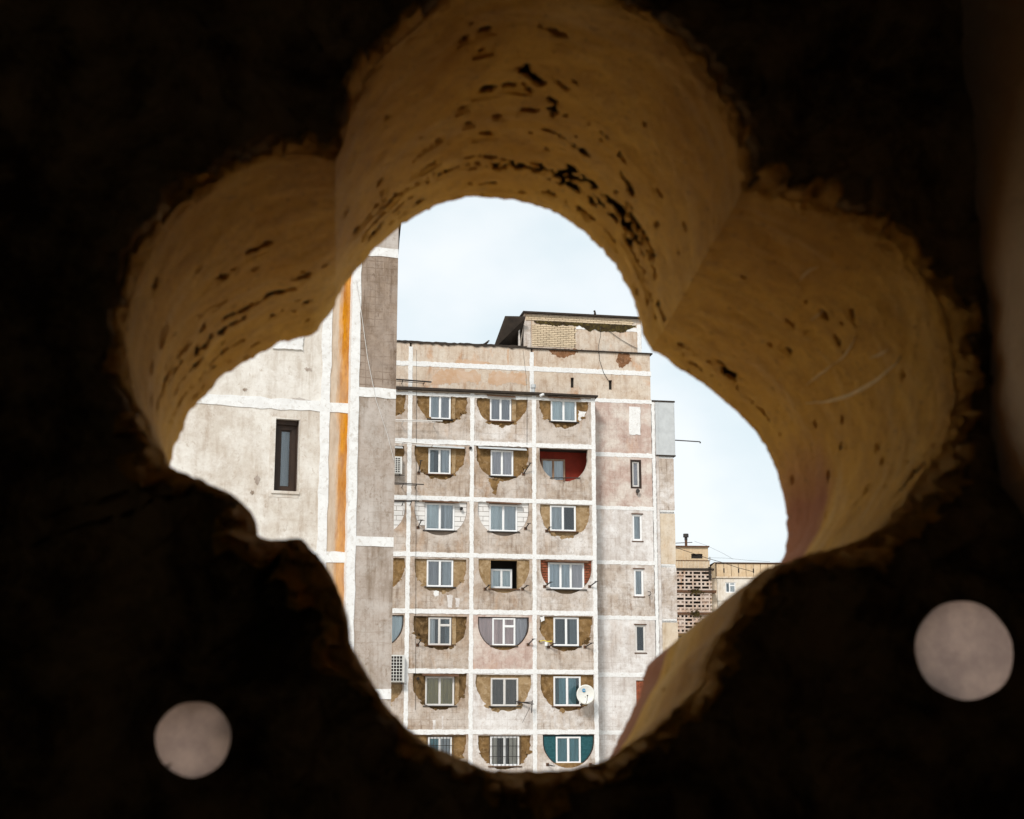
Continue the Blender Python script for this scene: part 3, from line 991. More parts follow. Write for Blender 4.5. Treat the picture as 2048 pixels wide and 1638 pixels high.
def window(parent, x0, z0, x1, z1, y=0.03, cur=('bluegrey', 'bluegrey'), mull=(0.5,), transom=None, fmat='pvc', fw=0.058, depth=0.07,
           glass='glass', back='c_gloom', cy=0.09, bars=False, name='window'):
    """frame (the part) > panes, curtains; transom = (pane index, height fraction)."""
    xs = [x0] + [x0 + (x1 - x0) * m for m in mull] + [x1]
    holes, panes = [], []
    for i in range(len(xs) - 1):
        a = xs[i] + (fw if i == 0 else fw * 0.55)
        b = xs[i + 1] - (fw if i == len(xs) - 2 else fw * 0.55)
        cells = [(z0 + fw, z1 - fw)]
        if transom and transom[0] == i:
            zm = z0 + (z1 - z0) * transom[1]
            cells = [(z0 + fw, zm - fw * 0.6), (zm + fw * 0.6, z1 - fw)]
        for (c, d) in cells:
            holes.append([(a, c), (a, d), (b, d), (b, c)])
            panes.append((a, c, b, d, i))
    fr_ = MB().prism([[(x0, z0), (x1, z0), (x1, z1), (x0, z1)]] + holes, y, y + depth).build(name, M[fmat], parent)
    # opening sashes: a second, thinner frame set in
    for (a, c, b, d, i) in panes:
        s = 0.024
        MB().prism([[(a - 0.002, c - 0.002), (b + 0.002, c - 0.002), (b + 0.002, d + 0.002), (a - 0.002, d + 0.002)],
                    [(a + s, c + s), (a + s, d - s), (b - s, d - s), (b - s, c + s)]], y + 0.022, y + depth - 0.004).build('sash', M[fmat], fr_)
        MB().box(a + s * 0.5, b - s * 0.5, y + 0.036, y + 0.042, c + s * 0.5, d - s * 0.5).build('pane', M[glass], fr_)
        nm = cur[i] if i < len(cur) else cur[-1]
        if nm:
            # 'name' hangs across the pane, 'name<0.6' covers its left part, 'name>0.6' its right part
            lo_, hi_ = a - 0.03, b + 0.03
            if '<' in nm:
                nm, fr_c = nm.split('<')
                hi_ = lo_ + (hi_ - lo_) * float(fr_c)
            elif '>' in nm:
                nm, fr_c = nm.split('>')
                lo_ = hi_ - (hi_ - lo_) * float(fr_c)
            curtain(lo_, c - 0.04, hi_, d + 0.04, y + cy, M['c_' + nm], fr_, folds=RNG.uniform(6, 11))
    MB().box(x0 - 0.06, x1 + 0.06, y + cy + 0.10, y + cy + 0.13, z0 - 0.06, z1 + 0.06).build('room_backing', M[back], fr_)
    if bars:
        b = MB()
        n = 8
        for i in range(n + 1):
            xx = x0 - 0.06 + (x1 - x0 + 0.12) * i / n
            b.tube([(xx, y - 0.06, z0 - 0.05), (xx, y - 0.06, z1 + 0.05)], 0.011, 5)
        for t in (0, 0.33, 0.66, 1):
            zz = z0 - 0.05 + (z1 - z0 + 0.10) * t
            b.tube([(x0 - 0.07, y - 0.06, zz), (x1 + 0.07, y - 0.06, zz)], 0.013, 5)
        b.build('window_grille', M['black_metal'], fr_)
    return fr_


# ================================================================== MIDDLE APARTMENT BLOCK
RY = math.atan(F_PX / CP / 16600.0)
c0 = ray(1000, 1460) * (74.0 / ray(1000, 1460).y) + CAM
R = Frame((c0.x, c0.y, 0), RY)
block = empty('apartment_block', R.m)
tag(block, 'weathered beige panel apartment block with white joints and half-round balcony openings', 'building')
BD = 1.25                               # the bay of half-round openings stands this far in front of the main wall
UX = [R.at(818, 1000)[0] - 2 * 3.06, R.at(818, 1000)[0] - 3.06, R.at(817.5, 1000)[0], R.at(943.5, 1000)[0], R.at(1068.5, 1000)[0], R.at(1192, 1000)[0]]
VZ = [R.at(943, y)[1] for y in (786, 886, 998.7, 1110.8, 1223.8, 1342.5, 1463.8)]
VZ.append(VZ[-1] - 2.82)

ROWS = ['top', 'second', 'third', 'fourth', 'fifth', 'sixth', 'lowest visible']
COLS = {2: 'left', 3: 'middle', 4: 'right', 1: 'half-hidden'}
# (row, col): D box px (x0, x1, ytop, ybot), infill, window px (x0, y0, x1, y1), options
CELLS = {
    (0, 2): ((834, 935, 777.5, 847), 'infill_brown', (859, 791, 902, 837), dict(cur=('bluegrey', 'smoke'), back='c_dim')),
    (0, 3): ((954, 1056, 780, 852), 'infill_brown', (980.5, 796, 1023, 841), dict(cur=('smoke', 'smoke'))),
    (0, 4): ((1079, 1177, 787, 854), 'infill_brown', (1102.5, 795, 1153, 842), dict(cur=('sky', 'sky'))),
    (1, 2): ((829, 931, 893, 958), 'infill_brown', (857, 897, 902, 947), dict(cur=('dim<0.5', 'bluegrey>0.8'))),
    (1, 3): ((952, 1057, 893, 961), 'infill_brown', (982, 901, 1027, 951), dict(cur=('mauve', 'mauve>0.85'))),
    (1, 4): ((1079, 1176, 897.5, 963), 'open', None, {}),
    (2, 2): ((829, 934, 1003.5, 1071), 'white_block', (850.5, 1007, 909.5, 1059.5), dict(cur=('sky', 'bluegrey>0.7'), back='c_bluegrey')),
    (2, 3): ((956, 1058, 1004.5, 1072), 'white_block', (979, 1009.5, 1035, 1062), dict(cur=('sky', 'bluegrey'), back='c_bluegrey')),
    (2, 4): ((1080.5, 1180, 1009.5, 1075), 'infill_tan', (1101, 1011, 1152, 1061.5), dict(cur=('bluegrey', 'black'))),
    (3, 2): ((829, 932.5, 1118, 1185), 'infill_tan', (853.6, 1118.5, 907, 1173), dict(cur=('smoke', 'bluegrey>0.8'))),
    (3, 3): ((957, 1059, 1119, 1186), 'loggia', (981, 1120, 1035, 1177), {}),
    (3, 4): ((1081, 1184, 1120.5, 1188), 'red_brick', (1097, 1126, 1168.5, 1177.5), dict(cur=('lace', 'lace', 'mauve'), mull=(0.345, 0.63))),
    (4, 2): ((827, 934, 1232.5, 1299), 'infill_dark', (857, 1235, 903, 1290), dict(cur=('pale<0.6', 'dim>0.5'), transom=(1, 0.72), mull=(0.48,), fmat='pvc_dirty')),
    (4, 3): ((956, 1058, 1234, 1300.5), 'glazed', (985, 1236.4, 1031, 1291), dict(cur=('pink', 'pink'), transom=(1, 0.7))),
    (4, 4): ((1080, 1185, 1233, 1302), 'infill_brown', (1108, 1235, 1158, 1291.5), dict(cur=('gloom<0.5', 'dim>0.7'))),
    (5, 2): ((826, 933.6, 1347, 1419), 'infill_dark', (850.6, 1353, 909, 1411), dict(cur=('olive', 'olive'), fmat='pvc_dirty')),
    (5, 3): ((952.7, 1062, 1349.5, 1423), 'infill_tan', (982, 1356, 1037, 1412), dict(cur=('umber', 'umber'), fmat='pvc_dirty')),
    (5, 4): ((1082, 1187.5, 1349.5, 1422), 'infill_brown', (1108, 1353, 1162, 1412), dict(cur=('teal>0.6', 'teal<0.7'), back='c_deepteal')),
    (6, 2): ((828, 932, 1470, 1538), 'infill_brown', (856, 1474, 904, 1526), dict(cur=('teal', 'bluegrey'), bars=True)),
    (6, 3): ((956, 1062, 1470.6, 1538.7), 'infill_brown', (981, 1472.7, 1039, 1532), dict(cur=('cream<0.5', 'cream>0.65'), bars=True)),
    (6, 4): ((1085.5, 1189, 1469, 1536), 'shutter', (1112.6, 1473.4, 1161.6, 1526.7), dict(cur=('teal', 'teal'))),
}
for r in range(7):
    kind = ['infill_brown', 'infill_brown', 'white_block', 'infill_brown', 'glazed', 'infill_tan', 'infill_brown'][r]
    src = CELLS[(r, 2)][0]
    sx_ = 124.5
    CELLS[(r, 1)] = ((src[0] - sx_, src[1] - sx_ + 1, src[2] - 3, src[3] - 3), kind, None, dict(cur=('bluegrey', 'bluegrey')))
PANEL_KIND = {(0, 2): 'panel_tan', (0, 3): 'panel_pale', (0, 4): 'panel_tan', (2, 4): 'panel_pale', (5, 3): 'panel_lime', (6, 3): 'panel_pale', (6, 4): 'panel_pale',
              (5, 4): 'panel_pale', (3, 4): 'panel_pale', (4, 3): 'panel_pink'}


def course_blocks(D, win, parent, mat, hgt, gap, y0, y1, name, stuff=False, length=None):
    """Masonry courses left and right of the window, cut to the half-round edge, each block a piece of its own."""
    x0, x1, zt, zb = D
    r = (x1 - x0) / 2
    cx, cz = (x0 + x1) / 2, zb + r
    acc = MB()

    def half(z):
        return r if z >= cz else math.sqrt(max(r * r - (cz - z) ** 2, 0.0))
    z = zt - 0.01
    row = 0
    while z - hgt > zb + 0.05:
        za, zc = z - hgt + gap, z
        for side in (-1, 1):
            edge = [(cx + side * (half(zz) - 0.015), zz) for zz in np.linspace(za, zc, 5)]
            inner = (win[0] - 0.012) if side < 0 else (win[2] + 0.012)
            if za > win[3] or zc < win[1]:
                inner = cx
            lo = min(min(e[0] for e in edge), inner) if side < 0 else inner
            if side < 0 and inner - max(e[0] for e in edge) < 0.06 or side > 0 and min(e[0] for e in edge) - inner < 0.06:
                continue
            cuts = [inner]
            if length:
                n = int(abs(edge[2][0] - inner) / length)
                cuts = [inner + side * (length * (k + (0.5 if row % 2 else 0))) for k in range(n + 1)]
                if row % 2:
                    cuts = [inner] + cuts
            far_lim = max(e[0] for e in edge) if side < 0 else min(e[0] for e in edge)
            cuts = [c for c in cuts if side * (far_lim - c) > 0.03]
            for k, c in enumerate(cuts):
                if k + 1 < len(cuts):
                    d = cuts[k + 1] - side * gap
                    poly = [(c, za), (d, za), (d, zc), (c, zc)]
                else:
                    poly = [(c, za)] + edge + [(c, zc)]
                dy = RNG.uniform(0, 0.02)
                if stuff:
                    acc.prism([poly], y0 + dy, y1)
                else:
                    MB().prism([poly], y0 + dy, y1).build(name, mat, parent)
        z -= hgt
        row += 1
    if stuff:
        o = acc.build(name, mat, parent)
        o['kind'] = 'stuff'


def px_rect(fr_, x0, y0, x1, y1, y=0.0):
    a = fr_.at(x0, y1, y)
    b = fr_.at(x1, y0, y)
    return a[0], a[1], b[0], b[1]


for (r, c), (Dpx, kind, wpx, opt) in sorted(CELLS.items()):
    a = R.at(Dpx[0], (Dpx[2] + Dpx[3]) / 2)
    b = R.at(Dpx[1], (Dpx[2] + Dpx[3]) / 2)
    mx_ = (Dpx[0] + Dpx[1]) / 2
    D = (a[0], b[0], R.at(mx_, Dpx[2])[1], R.at(mx_, Dpx[3])[1])
    g = 0.05
    top = min(VZ[r] - g, VZ[r] - g)
    cell = rect(UX[c] + g, VZ[r + 1] + g, UX[c + 1] - g, top)
    D = (max(D[0], UX[c] + 0.16), min(D[1], UX[c + 1] - 0.16), min(D[2], top - 0.05), D[3])
    rough_edge = 0.016 if kind.startswith('infill') else 0.003
    loop = d_loop(*D, jit=rough_edge)
    MB().prism([cell, loop], 0.0, 0.22).build('panel', M[PANEL_KIND.get((r, c), 'panel_tan')], block)
    if wpx:
        win = px_rect(R, *wpx)
        win = (win[0], win[1], win[2], min(win[3], D[2] - 0.04))
    else:
        wc = (D[0] + D[1]) / 2
        win = (wc - 0.55, D[2] - 1.45, wc + 0.55, D[2] - 0.15)
    hole = rect(win[0] + 0.01, win[1] + 0.01, win[2] - 0.01, win[3] - 0.01)
    big = d_loop(*D, grow=0.06)
    if kind.startswith('infill'):
        # rough hand-laid infill: bulging plaster sheet set just behind the panel face
        MB().prism([big, hole], 0.11, 0.2).build('infill', M[kind], block)
        rec = 0.075
        window(block, *win, y=rec, **opt)
    elif kind == 'white_block':
        MB().prism([big, hole], 0.13, 0.2).build('infill', M['block_mortar'], block)
        course_blocks(D, win, block, M['white_block'], 0.235, 0.022, 0.085, 0.14, 'block', length=0.62)
        window(block, *win, y=0.06, **opt)
    elif kind == 'red_brick':
        MB().prism([big, hole], 0.15, 0.2).build('infill', M['brick_mortar'], block)
        course_blocks(D, win, block, M['red_brick'], 0.125, 0.035, 0.09, 0.16, 'brickwork', stuff=True, length=0.30)
        window(block, *win, y=0.06, **opt)
    elif kind in ('glazed', 'shutter'):
        # glazed right across: side lights follow the round edge
        inner = d_loop(D[0] + 0.05, D[1] - 0.05, D[2] - 0.05, D[3] + 0.05)
        MB().prism([loop, inner], 0.06, 0.15).build('round_frame', M['wood'], block)
        if kind == 'glazed':
            MB().prism([d_loop(*D, grow=0.02), hole], 0.105, 0.11).build('side_pane', M['glass'], block)
            curtain(D[0], D[3], win[0] + 0.05, D[2], 0.155, M['c_pink'] if c == 3 else M['c_sky'], block)
            curtain(win[2] - 0.05, D[3], D[1], D[2], 0.155, M['c_mauve'] if c == 3 else M['c_sky'], block)
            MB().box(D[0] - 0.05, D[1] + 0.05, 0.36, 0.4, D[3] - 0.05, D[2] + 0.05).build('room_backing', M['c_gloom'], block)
        else:
            z = D[3] + 0.03
            rr = (D[1] - D[0]) / 2
            cx, cz = (D[0] + D[1]) / 2, D[3] + rr
            while z < D[2] - 0.1:
                hw = rr if z > cz else math.sqrt(max(rr * rr - (cz - z) ** 2, 0))
                for side in (-1, 1):
                    e = cx + side * (hw - 0.03)
                    i_ = win[0] + 0.03 if side < 0 else win[2] - 0.03
                    if side * (e - i_) > 0.05:
                        MB().box(min(e, i_), max(e, i_), 0.10 + 0.004, 0.125, z, z + 0.062).build('shutter_slat', M['c_deepteal'], block)
                z += 0.072
            MB().prism([d_loop(*D, grow=0.02), hole], 0.128, 0.16).build('shutter_panel', M['c_deepteal'], block)
        window(block, *win, y=0.05, **opt)
        MB().prism([[(D[0] + 0.2, D[3] + 0.0), (D[1] - 0.2, D[3] + 0.0), (D[1] - 0.45, D[3] + 0.24), (D[0] + 0.45, D[3] + 0.24)]], 0.045, 0.058).build('sill_plaster', M['infill_brown'], block)
    else:
        # open balcony: floor, ceiling, side walls and a room wall with its own window
        x0, x1, z0, z1 = UX[c] + 0.12, UX[c + 1] - 0.12, VZ[r + 1] + 0.15, D[2] + 0.03
        wm = M['red_paint'] if kind == 'open' else M['recess_dark']
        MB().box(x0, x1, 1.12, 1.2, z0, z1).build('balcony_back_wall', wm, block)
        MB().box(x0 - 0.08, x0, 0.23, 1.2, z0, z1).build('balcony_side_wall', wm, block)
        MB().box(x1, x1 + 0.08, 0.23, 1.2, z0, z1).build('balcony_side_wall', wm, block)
        MB().box(x0, x1, 0.23, 1.2, z1, z1 + 0.08).build('balcony_ceiling', M['recess_dark'], block)
        MB().box(x0, x1, 0.23, 1.2, z0 - 0.08, z0).build('balcony_floor', M['recess_dark'], block)
        if kind == 'open':
            w2 = px_rect(R, 1083, 919, 1130, 962, 1.0)
            window(block, *w2, y=1.0, cur=('bluegrey', 'bluegrey'), fmat='wood_light', back='c_dim')
            b_ = MB()
            b_.tube([(R.at(1100, 956, -0.03)[0], -0.03, R.at(1100, 956)[1]), (R.at(1160, 956, -0.03)[0], -0.03, R.at(1160, 956)[1])], 0.025)
            b_.tube([(R.at(1128, 956, -0.03)[0], -0.03, R.at(1128, 956)[1]), (R.at(1128, 964, -0.03)[0], -0.03, R.at(1128, 964)[1])], 0.02)
            b_.build('balcony_rail', M['black_metal'], block)
        else:
            MB().prism([big, hole], 0.055, 0.2).build('infill', M['infill_tan'], block)
            MB().prism([rect(*[win[0] - 0.02, win[1] - 0.02, win[2] + 0.02, win[3] + 0.02]), hole], 0.03, 0.22).build('opening_edge', M['infill_tan'], block)
            w2 = px_rect(R, 982, 1139, 1024, 1176, 0.45)
            window(block, *w2, y=0.45, cur=('sky', 'sky'), back='c_dim')
    if (r, c) in ((0, 2), (0, 3), (4, 2), (5, 2), (1, 2)):     # rough pier and lintel beside the window
        MB().prism([rect(win[2] + 0.05, win[1] + 0.05, win[2] + 0.24, win[3] + 0.03, 0.015, 6)], 0.085, 0.112).build('infill_pier', M['infill_tan'], block)
        MB().prism([rect(win[0] - 0.08, win[3] + 0.04, win[2] + 0.22, win[3] + 0.17, 0.012, 6)], 0.08, 0.112).build('lintel', M['infill_tan'], block)
    if kind.startswith('infill'):          # crumbled mortar along the round edge
        for k_ in range(5):
            t_ = RNG.uniform(0.12, 0.88) * math.pi
            rr_ = (D[1] - D[0]) / 2
            cx_, cz_ = (D[0] + D[1]) / 2 + rr_ * math.cos(t_), D[3] + rr_ - rr_ * math.sin(t_)
            w_c = RNG.uniform(0.06, 0.2)
            MB().prism([[(cx_ + w_c * math.cos(q2) * RNG.uniform(0.5, 1.2), cz_ + w_c * 0.7 * math.sin(q2) * RNG.uniform(0.5, 1.2)) for q2 in np.linspace(0, 2 * math.pi, 13)[:-1]]],
                       -0.004, 0.1).build('crumbled_edge', M[kind], block)
    # sills, head flashings
    if kind.startswith('infill') or kind in ('white_block', 'red_brick', 'loggia', 'glazed'):
        MB().box(win[0] - 0.12, win[2] + 0.12, -0.05, 0.10, win[1] - 0.05, win[1] - 0.004).build('window_sill', M['black_metal'] if (r + c) % 3 else M['rust_metal'], block)
    if (r, c) in ((1, 2), (1, 3), (0, 4), (2, 2), (2, 3), (0, 3), (3, 4), (5, 2), (1, 1)):
        ex = 0.65 if (r, c) in ((1, 2), (1, 3), (1, 1)) else 0.18
        MB().add([(win[0] - ex, -0.20, win[3] + 0.02), (win[2] + ex, -0.20, win[3] - 0.02), (win[2] + ex, 0.06, win[3] + 0.10), (win[0] - ex, 0.06, win[3] + 0.14),
                  (win[0] - ex, -0.20, win[3] + 0.05), (win[2] + ex, -0.20, win[3] + 0.01), (win[2] + ex, 0.06, win[3] + 0.13), (win[0] - ex, 0.06, win[3] + 0.17)],
                 [(0, 1, 2, 3), (4, 7, 6, 5), (0, 4, 5, 1), (1, 5, 6, 2), (2, 6, 7, 3), (3, 7, 4, 0)]).build('awning', M['tin'] if ex > 0.3 else M['rust_metal'], block)

# the mass behind, and joints
zb7 = VZ[-1]
MB().box(UX[0] - 6, UX[-1] + 0.0, BD, 12.0, 0, VZ[0] - 0.3).build('wall', M['core'], block)
MB().box(UX[0], UX[-1], 0.0, BD, 0, VZ[-1] - 0.02).build('lower_wall', M['panel_tan'], block)
for c in range(len(UX)):
    w_ = 0.205
    x_a = UX[c] - (0.10 if c == len(UX) - 1 else 0)
    jag_band([(x_a, VZ[-1]), (x_a, VZ[0] - 0.02)], w_, -0.014, 0.24, 'joint_band', M['joint'], block)
for r in range(0, 8):
    z = VZ[r] - (0.16 if r == 0 else 0)
    jag_band([(UX[0], z), (UX[-1] - 0.02, z)], 0.225 if r else 0.14, -0.020, 0.235, 'joint_band', M['joint'], block)
for c in range(1, len(UX) - 1):          # cross walls and floors between the balconies
    MB().box(UX[c] - 0.05, UX[c] + 0.05, 0.245, BD, zb7, VZ[0] - 0.15).build('cross_wall', M['core'], block)
MB().box(UX[-1] - 0.12, UX[-1], 0.245, BD, zb7, VZ[0] - 0.15).build('cross_wall', M['core'], block)
MB().box(UX[0], UX[-1], 0.0, BD, VZ[0] - 0.06, VZ[0] + 0.02).build('bay_roof', M['core'], block)
# dark flashing along the head of the bay
MB().prism([[(UX[0], VZ[0] + 0.02), (UX[-1] + 0.12, VZ[0] + 0.02), (UX[-1] + 0.12, VZ[0] + 0.10), (UX[-1] - 3, VZ[0] + 0.13), (UX[0], VZ[0] + 0.15)]],
           -0.22, BD - 0.003).build('bay_flashing', M['tar'], block)

# ---- main wall plane behind the bay: attic storey and the stair strip
XR = R.at(1303, 900, BD)[0]              # right corner of the main wall
XV = R.at(1062, 740, BD)[0]
XL = R.at(820, 740, BD)[0]
zt = R.at(1000, 694, BD)[1]
zst = R.at(1000, 736.5, BD)[1]
zs2 = R.at(1250, 804, BD)[1]
XA = UX[-1] + 0.02
segs = [(XL - 5, XL, 'panel_peach'), (XL, XV, 'panel_peach'), (XV, XR, 'panel_peach')]
SLOTS = [px_rect(R, 1140, 757, 1146, 777, BD), px_rect(R, 1216, 762, 1222, 781, BD)]
for (a, b, m_) in segs:
    MB().prism([rect(a + 0.05, zst + 0.05, b - 0.05, zt - 0.02)], BD - 0.2, BD).build('attic_panel', M[m_], block)
    holes = [rect(*s) for s in SLOTS if a < s[0] < b]
    MB().prism([rect(a + 0.05, zs2 - (0 if b > XV + 1 else 0.4), b - 0.05, zst - 0.05)] + holes, BD - 0.2, BD).build('attic_panel', M[m_], block)
for s in SLOTS:
    MB().box(s[0] - 0.02, s[2] + 0.02, BD - 0.06, BD - 0.02, s[1] - 0.02, s[3] + 0.02).build('slot_backing', M['dark'], block)
jag_band([(XL - 5, zst), (XR, zst)], 0.25, BD - 0.215, BD - 0.01, 'joint_band', M['joint'], block)
for x in (XL, XV):
    jag_band([(x, zs2), (x, zt - 0.25)], 0.21, BD - 0.222, BD - 0.01, 'joint_band', M['joint'], block)
# stair strip, storey by storey
SZ = [R.at(1250, y, BD)[1] for y in (804, 911.5, 1017.5, 1126, 1236, 1350, 1465, 1575)]
XS0, XS1 = UX[-1] - 0.02, XR
SWIN = [((1259, 814, 1280, 869), 'patch'), ((1262.5, 921, 1281, 975.5), 'wood'), ((1265.5, 1029, 1284, 1081.5), 'pvc'), ((1268.5, 1138.5, 1287, 1192.5), 'pvc'), ((1271, 1250, 1291, 1305), 'dark'), ((1273, 1361, 1296, 1415), 'brick'), None]
SK = ['panel_pink', 'panel_pink', 'panel_lime', 'panel_pale', 'panel_lime', 'panel_lime', 'panel_lime']
for i in range(7):
    cell = rect(XS0, SZ[i + 1] + 0.05, XS1 - 0.05, SZ[i] - 0.05)
    loops = [cell]
    if SWIN[i]:
        wr = px_rect(R, *SWIN[i][0], BD - 0.2)
        if SWIN[i][1] != 'patch':
            loops.append(rect(*wr))
    MB().prism(loops, BD - 0.2, BD).build('stair_panel', M[SK[i]], block)
    if SWIN[i]:
        k_ = SWIN[i][1]
        if k_ == 'patch':
            MB().prism([rect(*wr, jit=0.02, n=6)], BD - 0.225, BD - 0.19).build('blocked_window', M['joint'], block)
        elif k_ == 'brick':
            acc = MB()
            z = wr[1]
            j = 0
            while z < wr[3] - 0.05:
                x = wr[0] - (0.12 if j % 2 else 0)
                while x < wr[2]:
                    acc.box(max(x, wr[0]) + 0.008, min(x + 0.25, wr[2]) - 0.008, BD - 0.17 + RNG.uniform(0, 0.02), BD - 0.05, z, z + 0.065)
                    x += 0.26
                z += 0.08
                j += 1
            o = acc.build('brickwork', M['red_brick'], block)
            o['kind'] = 'stuff'
            MB().box(wr[0], wr[2], BD - 0.1, BD - 0.02, wr[1], wr[3]).build('brick_backing', M['brick_mortar'], block)
        elif k_ == 'wood':
            MB().prism([rect(wr[0] - 0.03, wr[1] - 0.03, wr[2] + 0.03, wr[3] + 0.03), rect(wr[0] + 0.06, wr[1] + 0.05, wr[2] - 0.06, wr[3] - 0.05)], BD - 0.21, BD - 0.12).build('window_surround', M['wood'], block)
            window(block, wr[0] + 0.08, wr[1] + 0.07, wr[2] - 0.08, wr[3] - 0.07, y=BD - 0.15, cur=('mauve',), mull=(), fw=0.05, fmat='pvc_dirty', depth=0.06)
        else:
            window(block, wr[0] + 0.005, wr[1] + 0.005, wr[2] - 0.005, wr[3] - 0.005, y=BD - 0.16, cur=('bluegrey',) if k_ == 'pvc' else ('black',), mull=(), fw=0.075,
                   fmat='pvc' if k_ == 'pvc' else 'pvc_dirty', depth=0.06)
            MB().box(wr[0] - 0.05, wr[2] + 0.05, BD - 0.23, BD - 0.16, wr[3] + 0.002, wr[3] + 0.05).build('window_head', M['rust_metal'], block)
            MB().box(wr[0] - 0.05, wr[2] + 0.05, BD - 0.23, BD - 0.16, wr[1] - 0.05, wr[1] - 0.002).build('window_sill', M['rust_metal'], block)
    if i > 0 or True:
        jag_band([(XS0, SZ[i]), (XR, SZ[i])], 0.20 if i not in (1, 5) else 0.22, BD - 0.212, BD - 0.01, 'joint_band', M['joint'], block)
MB().box(XS0 - 0.3, XR - 0.02, BD - 0.001, 12.0, 0, SZ[0]).build('stair_wall', M['core'], block)
MB().box(UX[0] - 6, XR - 0.02, BD - 0.0005, 12.0, VZ[0] - 0.3, zt - 0.04).build('attic_wall', M['core'], block)
# corner pilaster and the balcony ends beyond it
XP0, XP1 = XR + 0.03, R.at(1318, 1000, BD)[0]
jag_band([((XR + XP1) / 2, SZ[-1]), ((XR + XP1) / 2, SZ[0] + 0.1)], XP1 - XR, BD - 0.10, BD + 0.3, 'corner_band', M['panel_lime'], block, jit=0.008)
jag_band([(XR + 0.06, SZ[-1]), (XR + 0.06, SZ[0])], 0.16, BD - 0.20, BD - 0.1, 'joint_band', M['joint'], block)
ENDS = [(1311, 806, 1347, 910), (1315, 918, 1346.5, 1020), (1317.5, 1028, 1349, 1128), (1319.5, 1135.5, 1352, 1237.5), (1322, 1245.5, 1355, 1350), (1324, 1358, 1357, 1462)]
for i, e in enumerate(ENDS):
    a = px_rect(R, *e, BD)
    if i == 0:
        MB().box(a[0], a[2], BD - 0.12, BD + 3, a[1], a[3]).build('balcony_cladding', M['tin'], block)
        MB().box(a[0] - 0.25, a[2] + 0.03, BD - 0.15, BD + 3, a[3] + 0.003, a[3] + 0.08).build('balcony_roof', M['tar'], block)
        MB().box(a[0] - 0.02, a[2] + 0.02, BD - 0.14, BD + 3, a[1] - 0.06, a[1] - 0.003).build('balcony_edge', M['tar'], block)
        for t in (0.12, 0.95):
            xx = a[0] + (a[2] - a[0]) * t
            MB().box(xx, xx + 0.03, BD - 0.135, BD - 0.118, a[1], a[3]).build('cladding_seam', M['tin'], block)
    else:
        rr = 0.16
        pts = []
        for (cx, cz, s0) in ((a[2] - 0.02, a[1] + 0.02, -90), (a[2] - 0.02, a[3] - 0.02, 0), (a[0] + rr, a[3] - rr, 90), (a[0] + rr, a[1] + rr, 180)):
            r_q = 0.02 if cx > a[0] + rr + 0.1 else rr
            for k in range(5):
                t = R_(s0 + 90 * k / 4)
                pts.append((cx + r_q * math.cos(t), cz + r_q * math.sin(t)))
        MB().prism([pts], BD - 0.06, BD + 0.12).build('balcony_end', M['panel_pale'] if i % 2 else M['far_panel'], block)
        MB().box(XP1 - 0.05, a[2] - 0.03, BD - 0.05, BD + 3, a[1] - 0.22, a[3] + 0.1).build('balcony_box', M['joint'], block)
# roof edge and rooftop room
pts = []
n = 70
xl, xr = XL - 5, R.at(1052, 694, BD)[0]
tops = [(xl + (xr - xl) * i / n, zt + 0.045 + RNG.uniform(-0.02, 0.03)) for i in range(n + 1)]
bots = [(x, zt - 0.02 - abs(RNG.gauss(0, 0.05))) for x, _ in tops]
MB().prism([tops + bots[::-1]], BD - 0.26, BD + 0.4).build('roof_edge', M['tar'], block)
MB().box(xr, XR + 0.08, BD - 0.28, BD + 0.4, zt - 0.09, zt - 0.02).build('roof_edge', M['tar'], block)
MB().box(UX[0] - 6, XR, BD + 0.4, 12.0, zt - 0.03, zt + 0.03).build('roof', M['tar'], block)
PD = BD + 0.25
h0 = R.at(1048, 627, PD)
h1 = R.at(1283, 694, PD)
hx0, hz1, hx1, hz0 = h0[0], h0[1], h1[0], zt - 0.02
bp = px_rect(R, 1064.6, 652.6, 1150.5, 692, PD)
MB().prism([rect(hx0, hz0, hx1, hz1), rect(bp[0], max(bp[1], hz0 + 0.02), bp[2], bp[3])], PD, PD + 0.2).build('rooftop_wall', M['panel_peach'], block)
MB().box(hx0 + 0.01, hx1 - 0.01, PD + 0.2, PD + 5, hz0, hz1 - 0.01).build('rooftop_room', M['core'], block)
def brick_stuff(x0, z0, x1, z1, y, hgt, ln):
    acc = MB()
    z, j = z0, 0
    while z + hgt * 0.6 < z1:
        x = x0 - (ln / 2 if j % 2 else 0)
        while x < x1:
            a_, b_ = max(x, x0), min(x + ln - 0.02, x1 + RNG.uniform(-0.08, 0.08))
            if b_ - a_ > 0.04:
                acc.box(a_, b_, y + RNG.uniform(0, 0.02), y + 0.12, z, z + hgt - 0.022)
            x += ln
        z += hgt
        j += 1
    o_ = acc.build('brickwork', M['cream_brick'], block)
    o_['kind'] = 'stuff'
brick_stuff(bp[0], max(bp[1], hz0 + 0.02), bp[2], bp[3], PD - 0.03, 0.098, 0.30)
MB().box(bp[0], bp[2], PD + 0.06, PD + 0.19, hz0 + 0.02, bp[3]).build('brick_backing', M['brick_mortar'], block)
ct = px_rect(R, 1056, 630, 1275, 641, PD)
brick_stuff(hx0 + 0.1, hz1 - 0.34, hx1 - 0.4, hz1 - 0.04, PD - 0.05, 0.098, 0.30)
MB().box(hx0 - 0.08, hx1 + 0.02, PD - 0.2, PD + 5, hz1, hz1 + 0.09).build('rooftop_slab', M['tar'], block)
MB().box(hx0 - 0.02, hx0 + 0.34, PD - 0.06, PD + 0.1, hz0, hz1 - 0.4).build('rooftop_pier', M['panel_pale'], block)
sw = px_rect(R, 1152, 657, 1277, 666, PD)
